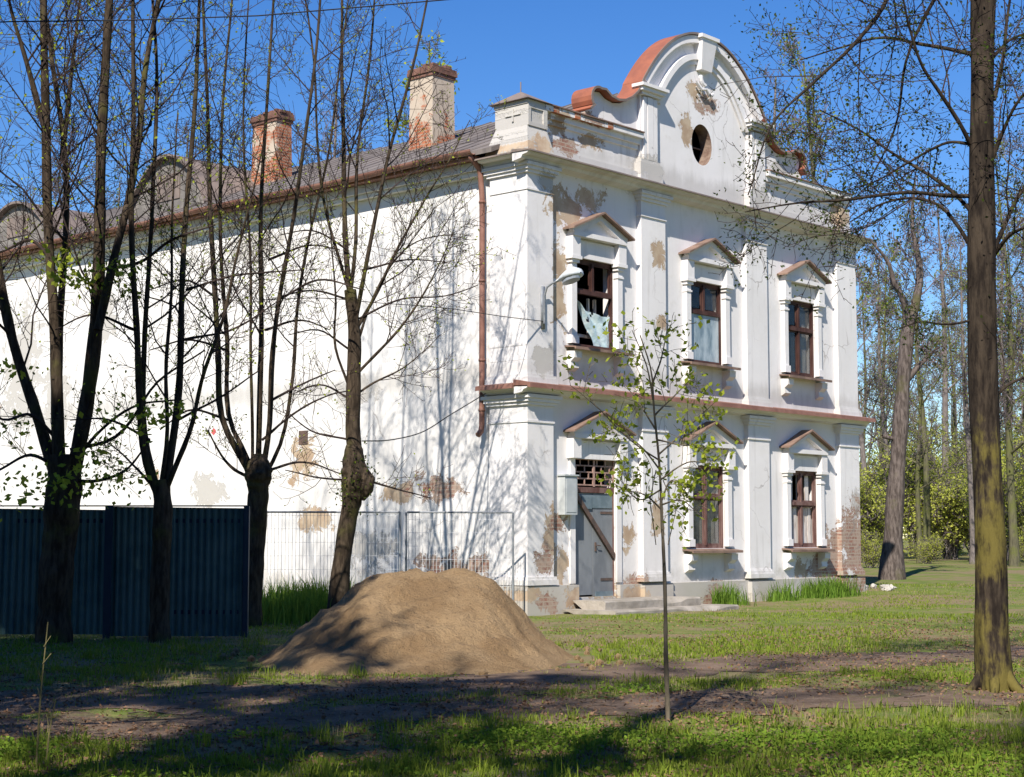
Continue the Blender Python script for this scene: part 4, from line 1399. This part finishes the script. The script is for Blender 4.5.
# --- the tall tree at the right edge
T = Grow(25, twig_r=.0034, tropism=.1)
D5 = 16.3
b = trunk_limb(T, [(993, 690), (992, 640), (991, 560), (987, 470), (982, 300), (982, 120), (983, 0), (982, -160), (984, -300)], D5, .155, .10, 1.15, 16)
for a_, L_ in ((.3, .40), (1.9, .34), (3.3, .42), (4.4, .36), (5.4, .40)):
    dx_, dy_ = math.cos(a_), math.sin(a_)
    T.wood.tube(resample([b + np.array([dx_ * .05, dy_ * .05, .42]), b + np.array([dx_ * .13, dy_ * .13, .16]), b + np.array([dx_ * .24, dy_ * .24, .03]), b + np.array([dx_ * L_, dy_ * L_, -.06])], 10), np.linspace(.09, .03, 10), 8)
kw = dict(kids=8, klen=1.35, up=.02, spread=.8)
px_limb(T, [(972, 148), (958, 120), (940, 92), (925, 70), (910, 30), (900, -20)], D5, -.6, 0.0250, 0.0084, **kw)
px_limb(T, [(970, 144), (950, 142), (930, 150), (905, 165), (880, 180), (850, 190)], D5, .5, 0.0172, 0.0056, **kw)
px_limb(T, [(972, 212), (950, 190), (925, 172), (900, 158), (860, 130), (820, 110)], D5, .6, 0.0234, 0.0070, **kw)
px_limb(T, [(972, 196), (945, 195), (915, 192), (880, 195), (840, 200), (790, 205), (745, 212)], D5, -.8, 0.0234, 0.0056, **kw)
px_limb(T, [(970, 245), (955, 222), (940, 205), (915, 198), (880, 205), (850, 222)], D5, .3, 0.0234, 0.0063, **kw)
px_limb(T, [(975, 55), (950, 50), (920, 45), (880, 38), (840, 48), (800, 60)], D5, .8, 0.0234, 0.0063, **kw)
px_limb(T, [(972, -120), (935, -80), (900, -30), (880, 12), (850, 50), (810, 85), (775, 118), (748, 195)], D5, -1.0, 0.0328, 0.0056, kids=10, klen=1.4, up=-.01)
px_limb(T, [(975, -60), (945, -20), (905, 60), (895, 130), (870, 180)], D5, .6, 0.0234, 0.0070, kids=10, klen=1.2, up=-.02)
px_limb(T, [(972, 320), (945, 325), (920, 322), (895, 330)], D5, -.5, 0.0140, 0.0056, kids=6, klen=.6, up=0)
px_limb(T, [(990, 165), (1003, 130), (1020, 100), (1050, 70)], D5, -.4, 0.0234, 0.0084, **kw)
px_limb(T, [(994, 250), (1005, 225), (1020, 195), (1050, 150)], D5, .5, 0.0273, 0.0084, **kw)
px_limb(T, [(994, 255), (1010, 235), (1030, 225), (1060, 210)], D5, -.7, 0.0234, 0.0070, **kw)
px_limb(T, [(994, 100), (1003, 60), (1008, 20), (1015, -40)], D5, .4, 0.0234, 0.0084, **kw)
px_limb(T, [(990, 60), (1010, 40), (1040, 30)], D5, .8, 0.0195, 0.0070, **kw)
px_limb(T, [(992, 400), (1008, 385), (1030, 375), (1060, 372)], D5, .2, 0.0172, 0.0063, kids=6, klen=.8)
px_limb(T, [(980, -200), (940, -260), (880, -300)], D5, .8, 0.0390, 0.0140, **kw)
px_limb(T, [(986, -220), (1030, -280), (1080, -330)], D5, -.8, 0.0390, 0.0140, **kw)
px_limb(T, [(984, -300), (990, -400), (985, -520)], D5, .4, 0.0780, 0.0210, kids=12, klen=2.0)
finish_tree(T, 'mossy_tree', 'tall mossy tree at the right edge with drooping twiggy branches', b, (M['bark_moss'], M['twig']), M['leaf_dark'], .85, .034, .08, seed=5)

# --- the young planted sapling in the foreground
T = Grow(26, twig_r=.0028, tropism=.2)
D6 = 13.5
p0 = pix(668, 722, D6); p0[2] = float(terrain(p0[0], p0[1]))
T.limb([p0 + np.array([0, 0, -.1]), p0 + np.array([0, 0, .02]), pix(666, 660, D6), pix(665, 590, D6), pix(662, 520, D6), pix(659, 460, D6), pix(654, 410, D6), pix(651, 370, D6), pix(640, 335, D6)], .021, .005, kids=0)
kw = dict(kids=6, klen=.42, deep=2, big=False, up=.01, t0=.3, spread=.9, sides=4)
for pts in ([(662, 510), (645, 495), (625, 490)], [(661, 505), (680, 500), (700, 515)], [(660, 480), (690, 462), (715, 465)], [(660, 470), (640, 445), (610, 425)], [(659, 460), (630, 440), (600, 410), (570, 385)],
            [(658, 455), (680, 435), (700, 415), (712, 405)], [(656, 430), (640, 405), (622, 380)], [(655, 415), (675, 395), (690, 380)], [(653, 400), (645, 360), (632, 330)], [(652, 385), (662, 355), (668, 325)],
            [(660, 490), (640, 500), (620, 480)], [(658, 440), (690, 445), (705, 440)], [(662, 500), (672, 480), (688, 485)]):
    px_limb(T, pts, D6, rnd.uniform(-.35, .35), .008, .003, **kw)
T.twigs.tube([pix(656, 545, D6), pix(650, 500, D6 - .05), pix(656, 470, D6)], .004, 4); T.twigs.tube([pix(668, 545, D6), pix(676, 510, D6 - .05), pix(663, 480, D6)], .004, 4)
finish_tree(T, 'sapling', 'young sapling with fresh yellow green leaves on the grass before the door', p0, (M['bark_sap'], M['bark_sap']), M['leaf_young'], 1.0, .052, .045, seed=6)

# ------------------------------------------------------------------ woodland trees: a few kinds, copied
def wood_tree(name, label, seed, H, r0, mats, leafmat, dens, size, group, clear=.35, lean=.3, limbs=11, klen=3.6):
    T = Grow(seed, twig_r=.011, tropism=.55)
    top = np.array([rnd.uniform(-lean, lean) * 2, rnd.uniform(-lean, lean) * 2, H])
    pts = [np.array([0, 0, -.4]), np.array([0, 0, .1]), top * .3 + np.array([rnd.uniform(-.2, .2), 0, 0]), top * .6 + np.array([rnd.uniform(-.3, .3), rnd.uniform(-.3, .3), 0]), top]
    P = resample(pts, 18); t = np.linspace(0, 1, 18)
    R = (r0 * (1 - .86 * t)) * (1 + .5 * np.exp(-t * 22))
    T.wood.tube(P, R, 9)
    for k in range(limbs):
        tt = clear + (1 - clear) * (k + T.r.random()) / limbs * .96
        i = min(int(tt * 17), 16); p = P[i]
        a = T.r.uniform(0, 2 * math.pi)
        d = np.array([math.cos(a) * .8, math.sin(a) * .8, T.r.uniform(.35, .95)])
        L = klen * (1.25 - .8 * (tt - clear) / (1 - clear)) * T.r.uniform(.7, 1.2)
        Q = T.line(p, d, L, 6, .12, .06)
        rb = float(R[i]) * .42
        T.wood.tube(Q, np.linspace(rb, .018, 7), 5)
        T.kids(Q, np.linspace(rb, .02, 7), 9, L * .45, .2, 3, .04, .85)
    T.kids(P, R, 10, 1.6, .8, 3, .05, .8)
    return finish_tree(T, name, label, (0, 0, 0), mats, leafmat, dens, size, .12, group, seed)


GF = 'bare spring trees of the wood behind the house'
protos = [
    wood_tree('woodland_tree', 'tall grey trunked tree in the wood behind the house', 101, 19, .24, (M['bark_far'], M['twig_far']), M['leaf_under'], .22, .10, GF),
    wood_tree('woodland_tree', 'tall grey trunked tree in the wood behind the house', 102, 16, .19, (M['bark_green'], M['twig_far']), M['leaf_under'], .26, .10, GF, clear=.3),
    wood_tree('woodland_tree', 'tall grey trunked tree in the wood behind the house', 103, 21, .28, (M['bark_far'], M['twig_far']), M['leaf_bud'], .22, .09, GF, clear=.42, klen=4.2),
]
kinds = ['tall slender grey trunk with few leaves in the wood behind the house', 'shorter greenish trunk with thin yellow green leaves in the wood', 'tall trunk with reddish budding crown in the wood behind']
for p_, l_ in zip(protos, kinds): p_['label'] = l_
used = [False] * 3


def place(k, x, y, s=1.0, rz=None, label=None, group=GF):
    o = protos[k] if not used[k] else copy_tree(protos[k])
    used[k] = True
    o.location = (x, y, float(terrain(x, y)) - .02)
    o.rotation_euler = (0, 0, rnd.uniform(0, 6.28) if rz is None else rz)
    o.scale = (s, s, s)
    o['group'] = group
    o['label'] = label or kinds[k]
    return o


def px_xy(px, d): return (px - 512) / FPX * d, d


# right of the house
for k, px, d, s in [(0, 866, 78, .8), (2, 946, 92, .95), (1, 925, 78, 1.0), (1, 1012, 62, .95), (2, 1040, 72, 1.0), (1, 880, 92, 1.05), (0, 1000, 96, 1.1), 
                    (0, 1075, 80, 1.0), (1, 955, 108, 1.1), (0, 1110, 66, 1.0), (2, 1150, 90, 1.0), (1, 1030, 110, 1.1), (1, 862, 110, 1.1), (0, 1200, 100, 1.1), (2, 1250, 84, 1.0), (0, 890, 84, .8), (1, 918, 70, .7), (0, 972, 68, .7), (2, 1008, 80, .8), (1, 1022, 88, .8), (0, 992, 62, .6)]:
    x, y = px_xy(px, d); place(k, x, y, s)
# crowns that rise behind the roof and the gable
x, y = px_xy(829, 57)
place(1, x, y, 1.12, .4, 'greenish trunk rising behind the right end of the parapet')
for k, px, d, s in [(2, 778, 70, 1.0), (0, 805, 84, 1.0), (1, 756, 90, .95), (2, 330, 74, 1.0), (0, 250, 80, 1.05), (2, 180, 84, 1.05), (0, 120, 78, .95), (2, 60, 80, 1.0), (0, 20, 86, 1.0), (1, 300, 68, .92), (2, 390, 82, .95), (0, -60, 84, 1.0)]:
    x, y = px_xy(px, d); place(k, x, y, s)

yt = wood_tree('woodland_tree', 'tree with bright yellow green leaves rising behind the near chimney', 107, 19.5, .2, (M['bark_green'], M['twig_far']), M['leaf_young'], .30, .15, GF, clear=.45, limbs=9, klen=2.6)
x, y = px_xy(440, 60); yt.location = (x, y, .4)

# pale broken trunk right of the house
T = Grow(31, twig_r=.012)
D7 = 50.0
p0 = pix(892, 575, D7); p0[2] = float(terrain(p0[0], p0[1]))
P = [p0 + np.array([0, 0, -.3]), p0 + np.array([0, 0, .1]), pix(894, 520, D7), pix(900, 430, D7), pix(905, 360, D7), pix(909, 318, D7)]
Q = resample(P, 22); t = np.linspace(0, 1, 22)
T.wood.tube(Q, (.29 - .09 * t) * (1 + .6 * np.exp(-t * 8)) * (1 + .06 * np.sin(t * 23)), 12)
px_limb(T, [(908, 330), (903, 300), (895, 285), (888, 262), (870, 240)], D7, -.5, .14, .03, kids=8, klen=1.6)
px_limb(T, [(909, 330), (917, 300), (920, 270), (912, 230), (915, 180)], D7, .6, .16, .03, kids=10, klen=2.0)
px_limb(T, [(906, 380), (920, 365), (935, 350)], D7, .2, .12, .04, kids=5, klen=1.0)
px_limb(T, [(898, 440), (890, 438), (882, 436)], D7, -.2, .09, .05, kids=0)
finish_tree(T, 'broken_tree', 'thick pale broken trunk standing right of the house', p0, (M['bark_pale'], M['twig_far']), M['leaf_bud'], .25, .09, .1, seed=9)

# undergrowth bushes of the wood, one prototype of each kind, copied
def bush(label, seed, R, H, leafmat, n, size):
    T = Grow(seed, twig_r=.012, tropism=.6)
    for k in range(14):
        a = rnd.uniform(0, 6.28)
        Q = T.line((rnd.uniform(-.3, .3), rnd.uniform(-.3, .3), -.1), (math.cos(a) * R * .5, math.sin(a) * R * .5, H * rnd.uniform(.5, 1)), H * rnd.uniform(.6, 1.05), 6, .12, .05)
        T.wood.tube(Q, np.linspace(.035, .012, 7), 4)
        T.kids(Q, np.linspace(.035, .012, 7), 8, H * .35, .15, 3, .05, .9)
    root = thing('bush', label, 'bush', (0, 0, 0), 0, 'bushes along the edge of the wood')
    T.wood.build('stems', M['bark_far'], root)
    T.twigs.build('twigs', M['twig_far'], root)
    fo = T.foliage(n, size, .15, seed)
    mesh_np('foliage', fo[0], fo[1], leafmat, root)
    return root


bl = ['yellow green leafing bush at the edge of the wood', 'thin olive bush at the edge of the wood']
bushes = [bush(bl[0], 201, 2.2, 4.2, M['leaf_light'], .85, .095), bush(bl[1], 202, 1.8, 2.6, M['leaf_light'], .7, .08)]
bused = [False, False]
for k, px, d, s in [(0, 862, 70, 1.25), (0, 884, 84, 1.5), (1, 925, 68, .5), (0, 948, 82, 1.5), (0, 915, 96, 1.7), (0, 1005, 76, 1.2), (0, 975, 98, 1.9), (0, 1060, 70, 1.2),
                    (1, 1030, 64, .6), (0, 1090, 88, 1.6), (0, 1140, 76, 1.4), (0, 940, 106, 2.0), (0, 1030, 100, 2.0), (0, 1190, 92, 1.8), (1, 870, 60, .5), (0, 1070, 106, 2.1)]:
    o = bushes[k] if not bused[k] else copy_tree(bushes[k])
    bused[k] = True
    x, y = px_xy(px, d)
    o.location = (x, y, float(terrain(x, y))); o.scale = (s, s, s * rnd.uniform(.85, 1.1)); o.rotation_euler = (0, 0, rnd.uniform(0, 6.28)); o['label'] = bl[k]

# far wood that reads as one mass: stems and leaf clumps 115 to 170 m out
N = 260
fw = MB(); rs = np.random.RandomState(77)
LP = []
for k in range(N):
    x = rs.uniform(-70, 120); y = rs.uniform(118, 175)
    h = rs.uniform(11, 17)
    fw.tube([(x, y, 0), (x + rs.uniform(-.4, .4), y, h * .5), (x + rs.uniform(-1, 1), y, h)], [.22, .15, .04], 4)
    for q in range(9):
        a = rs.uniform(0, 6.28); zz_ = rs.uniform(.3, .95) * h; L_ = rs.uniform(1.5, 3.5)
        e = (x + math.cos(a) * L_, y + math.sin(a) * L_, zz_ + L_ * .7)
        fw.tube([(x, y, zz_), e], [.05, .02], 3)
    LP.append(np.stack([x + rs.normal(0, 1.8, 130), y + rs.normal(0, 1.8, 130), h * rs.uniform(.05, 1, 130) ** 1.6], -1))
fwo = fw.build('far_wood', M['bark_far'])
tag(fwo, 'far bare wood closing the view behind the meadow', 'wood', kind='stuff')
V, F = leaf_quads(np.concatenate(LP), .23, rs)
mesh_np('foliage', V, F, M['leaf_light'], fwo)['kind'] = 'stuff'

# ------------------------------------------------------------------ trees beside and behind the viewer that throw the shade
def dense_tree(label, seed, H, R, low, n):
    root = thing('dense_tree', label, 'tree', (0, 0, 0), 0, 'dense trees on the left of the track')
    w = MB(); w.tube([(0, 0, -.3), (.05, 0, H * .5), (0, 0, H * .95)], [.3, .2, .04], 10); w.build('trunk', M['bark_brown'], root, True)
    rs = np.random.RandomState(seed)
    z = low + (H - low) * rs.uniform(0, 1, n) ** 1.15
    t = (z - low) / (H - low)
    rr = R * np.clip(1.02 - t ** 4, .05, 1) * np.sqrt(rs.uniform(.02, 1, n))
    a = rs.uniform(0, 6.28, n)
    gaps = noise2(a * 2.2 + 9, z * .8, seed)
    P = np.stack([rr * np.cos(a), rr * np.sin(a), z], -1)[gaps > .20]
    V, F = leaf_quads(P, .34, rs)
    mesh_np('crown', V, F, M['leaf_dense'], root)
    return root


dn = dense_tree('dense dark unseen tree outside the picture, blocking sun and sky light', 301, 17.3, 2.6, 1.0, 21000)
dn.location = (-8.5, 11.6, 0)
for x, y, s, rz in ((-11.3, 11.0, 1.0, 1.0), (-14.3, 11.5, 1.0, 2.2), (-17.6, 12.2, 1.0, 4.0), (-15, 3, 1.1, .5), (-19, 8, 1.1, 2.9), (-12, -9, 1.05, 1.9), (-7, -12, 1.0, 3.9), (-1.5, -13, 1.05, 5.1), (4.5, -12, 1.0, 2.4), (10, -10, 1.05, .7), (15, -6, 1.1, 4.4), (-17, -5, 1.1, 3.3), (19, 1, 1.1, 1.2)):  # row shading the fence, then unseen trees added to block sky light
    c = copy_tree(dn); c.location = (x, y, 0); c.scale = (s, s, s); c.rotation_euler = (0, 0, rz)

for k, x, y, s, rz in [(0, -5.0, 1.6, .85, .3), (2, -3.2, -2.2, 1.0, 1.1), (1, -.8, -2.5, 1.0, 2.9), (0, 1.6, -3.5, .9, 4.4), (1, 7.5, 1.5, .8, 5.0), (2, 10.5, 5.0, .85, .8), (1, -6.5, 9.3, .85, 2.2), (0, -7.4, 8.2, .7, 3.2)]:
    place(k, x, y, s, rz, 'tree behind the viewer whose shadow falls over the grass', 'trees behind the viewer')

GS = 'budding trees beside and behind the viewer'
sp_ = wood_tree('budding_tree', 'tall budding tree beside the viewer whose crown shades the track', 131, 16, .20, (M['bark_brown'], M['twig']), M['leaf_under'], .34, .22, GS, clear=.62, limbs=12, klen=3.2)
sp_.location = (-7.0, 4.6, 0)
for x, y, s_, rz in ((-6.4, -2.2, 1.18, 1.7), (7.4, 6.5, 1.02, .6)):
    c = copy_tree(sp_); c.location = (x, y, 0); c.scale = (s_,) * 3; c.rotation_euler = (0, 0, rz)

# ------------------------------------------------------------------ cables
def cable(label, pts, r=.009):
    mb = MB(); mb.tube(resample(pts, 40), r, 5)
    return tag(mb.build('power_cable', M['cable']), label, 'cable')


a = house_to_world(-.04, 1.05, 4.36); c = pix(362, 441, 27.9)
cable('slack double cable from the downpipe to the burled tree', [a, pix(450, 415, 30.6), pix(420, 433, 29.6), pix(390, 440, 28.8), c], .011)
a = house_to_world(.42, -.03, 5.75)
cable('thin cable from the wall lamp across the flank wall to the trees', [a, pix(500, 316, 31), pix(445, 308, 30.2), pix(380, 303, 29.4), pix(317, 298, 28.4), pix(262, 300, 27.8)], .008)
cable('overhead wire crossing the sky at the top left', [(-40, 24, 6.9), (-24, 22, 6.6), pix(0, 22, 20), pix(240, 17, 20), pix(374, 6, 20), pix(470, -2, 20), pix(800, -40, 20), (20, 20, 9.4)], .009)

# ------------------------------------------------------------------ grass, weeds, fallen leaves
def blades(P, h, wdt, rs, bend=.5):
    N = len(P)
    a = rs.uniform(0, 2 * math.pi, N)
    t = np.stack([np.cos(a), np.sin(a), np.zeros(N)], -1); ln = np.stack([-np.sin(a), np.cos(a), np.zeros(N)], -1)
    hh = (h * rs.uniform(.5, 1.3, N))[:, None]; ww = wdt * rs.uniform(.7, 1.3, N)[:, None]
    up = np.array([0, 0, 1.0])
    bd = rs.uniform(.1, 1, N)[:, None] * bend
    m = P + up * hh * .55 + ln * hh * bd * .3
    e = P + up * hh * (1 - .35 * bd) + ln * hh * bd
    V = np.stack([P - t * ww, P + t * ww, m + t * ww * .7, m - t * ww * .7, e], 1).reshape(-1, 3)
    i = np.arange(N)[:, None] * 5
    F = np.concatenate([i + np.array([[0, 1, 2]]), i + np.array([[0, 2, 3]]), i + np.array([[3, 2, 4]])])
    return V, F


def scatter(n, y0, y1, rs, half=.42, power=1.0):
    y = y0 + (y1 - y0) * rs.uniform(0, 1, n) ** power
    x = rs.uniform(-1, 1, n) * (half * y + .6)
    return x, y


def outside(x, y):
    """not under the heap, the house or the steps"""
    c, s = math.cos(H_ROT), math.sin(H_ROT)
    lx = (x - HX) * c + (y - HY) * s; ly = -(x - HX) * s + (y - HY) * c
    ok = ~((lx > -.1) & (lx < HW + .1) & (ly > -.12)) & ~((lx > .9) & (lx < 5.7) & (ly > -1.6) & (ly <= 0))
    return ok & (np.hypot((x - hx_) / 2.12, (y - hy_) / 2.35) > 1)


rs = np.random.RandomState(91)


def grass_field(name, n, y0, y1, h, wdt, mat, thr, seed, label, freq=.8, power=1.3, rutmin=.8):
    x, y = scatter(n, y0, y1, rs, power=power)
    d = fbm(x * freq, y * freq, seed, 4)
    keep = (d + rs.uniform(-.10, .10, n) > thr) & outside(x, y) & ((rut_dist(x, y) + rs.uniform(-.5, .3, n) > rutmin) | (rs.uniform(0, 1, n) < .09))
    x, y = x[keep], y[keep]; k = d[keep]
    P = np.stack([x, y, terrain(x, y) - .01], -1)
    V, F = blades(P, h * (.55 + 1.3 * np.clip(k - thr, 0, .3) / .3 * .6), wdt, rs)
    return tag(mesh_np(name, V, F, mat), label, 'grass', kind='stuff')


grass_field('grass', 170000, 9.3, 20, .052, .0055, M['blade'], .46, 51, 'short green grass of the foreground meadow', .9)
grass_field('grass', 45000, 9.3, 24, .058, .004, M['blade_dry'], .40, 57, 'dry yellowish grass stalks in the foreground', .7)
grass_field('grass', 110000, 19, 46, .055, .012, M['blade'], .46, 53, 'short green grass around the house', .45)
grass_field('grass', 26000, 19, 46, .06, .010, M['blade_dry'], .46, 58, 'dry grass around the house', .5)

x, y = scatter(130000, 9.3, 16.5, rs)
d = fbm(x * .75, y * .75, 61, 4)
keep = (d + rs.uniform(-.08, .08, len(x)) > .50) & (rut_dist(x, y) > 1.1)
x, y = x[keep], y[keep]
P = np.stack([x, y, terrain(x, y) + rs.uniform(.01, .07, len(x))], -1)
V, F = leaf_quads(P, .032, rs, .5)
tag(mesh_np('weeds', V, F, M['weed']), 'low broad leaved weeds in the foreground grass', 'weeds', kind='stuff')
x, y = scatter(80000, 9.3, 30, rs, power=1.5)
d = fbm(x * .6, y * .6, 66, 4)
keep = (d + rs.uniform(-.15, .15, len(x)) > .47) & outside(x, y)
x, y = x[keep], y[keep]
P = np.stack([x, y, terrain(x, y) + rs.uniform(.012, .03, len(x))], -1)
V, F = leaf_quads(P, .036, rs, .75)
tag(mesh_np('fallen_leaves', V, F, M['litter']), 'brown fallen leaves scattered over the grass and the track', 'fallen leaves', kind='stuff')

cx_, cy_ = scatter(1500, 9.3, 24, rs, power=1.4)
ok = (rut_dist(cx_, cy_) > 1.0) & outside(cx_, cy_); cx_, cy_ = cx_[ok], cy_[ok]
kk = rs.randint(12, 40, len(cx_)); tx = np.repeat(cx_, kk) + rs.normal(0, .055, kk.sum()); ty = np.repeat(cy_, kk) + rs.normal(0, .055, kk.sum())
hh_ = np.repeat(rs.uniform(.06, .17, len(cx_)), kk)
V, F = blades(np.stack([tx, ty, terrain(tx, ty) - .01], -1), hh_, .005, rs, .9)
tag(mesh_np('grass_tufts', V, F, M['blade']), 'scattered taller grass tufts in the foreground meadow', 'grass', kind='stuff')

tw = MB()
for _ in range(420):
    y_ = 9.5 + 12 * rs.uniform() ** 1.4; x_ = rs.uniform(-1, 1) * (.4 * y_ + .5)
    if not bool(outside(np.array([x_]), np.array([y_]))[0]): continue
    a_ = rs.uniform(0, 6.28); L_ = rs.uniform(.06, .32); q = np.array([math.cos(a_), math.sin(a_)]) * L_ / 2; z_ = float(terrain(x_, y_))
    k = rs.normal(0, .03, 2)
    tw.tube([(x_ - q[0], y_ - q[1], z_ + .012), (x_ + k[0], y_ + k[1], z_ + .022), (x_ + q[0], y_ + q[1], z_ + .014)], [.006, .005, .003], 4)
tag(tw.build('fallen_twigs', M['bark_pale']), 'small broken twigs scattered over the grass and the track', 'twigs', kind='stuff')

# lush tufts: bank before the mesh fence, and along the plinth
Pn = []
for _ in range(5200):
    x = rs.normal(-3.75, .75); y = rs.normal(29.6, .75)
    Pn.append((x, y))
Pn = np.array(Pn)
P = np.stack([Pn[:, 0], Pn[:, 1], terrain(Pn[:, 0], Pn[:, 1]) - .02], -1)
V, F = blades(P, rs.uniform(.22, .65, len(P)), .011, rs, .6)
tag(mesh_np('tall_grass', V, F, M['blade_lush']), 'bright tall grass on the bank before the mesh fence', 'grass', kind='stuff')
L_ = []
for _ in range(4200):
    lx = rs.uniform(5.9, 11.4); ly = -.12 - abs(rs.normal(0, .28))
    if noise2(lx * 1.3, .5, 8) + rs.uniform(-.25, .25) < .48: continue
    q = house_to_world(lx, ly, 0); L_.append((q[0], q[1]))
L_ = np.array(L_)
P = np.stack([L_[:, 0], L_[:, 1], terrain(L_[:, 0], L_[:, 1]) - .02], -1)
V, F = blades(P, rs.uniform(.18, .55, len(P)), .012, rs, .6)
tag(mesh_np('tall_grass', V, F, M['blade_lush']), 'bright tall grass along the foot of the front wall', 'grass', kind='stuff')

# dry stalks at the lower left
for px, py, hh, lab in ((36, 765, .95, 'tall dry stalk standing in the grass at the lower left'), (46, 760, .42, 'short dry stalk beside the taller one at the lower left')):
    gx_, gy_ = pix_ground(px, py)
    p = np.array([gx_, gy_, float(terrain(gx_, gy_))])
    mb = MB(); mb.tube(resample([p - np.array([0, 0, .05]), p + np.array([.02, 0, hh * .5]), p + np.array([.05, .02, hh])], 10), np.linspace(.008, .004, 10), 5)
    for k in range(5):
        z = hh * (.35 + .12 * k); mb.tube([p + np.array([.04 * z, 0, z]), p + np.array([.04 * z + rnd.uniform(-.06, .06), rnd.uniform(-.05, .05), z + .07])], .003, 3)
    tag(mb.build('dry_stalk', M['blade_dry']), lab, 'dry stalk')
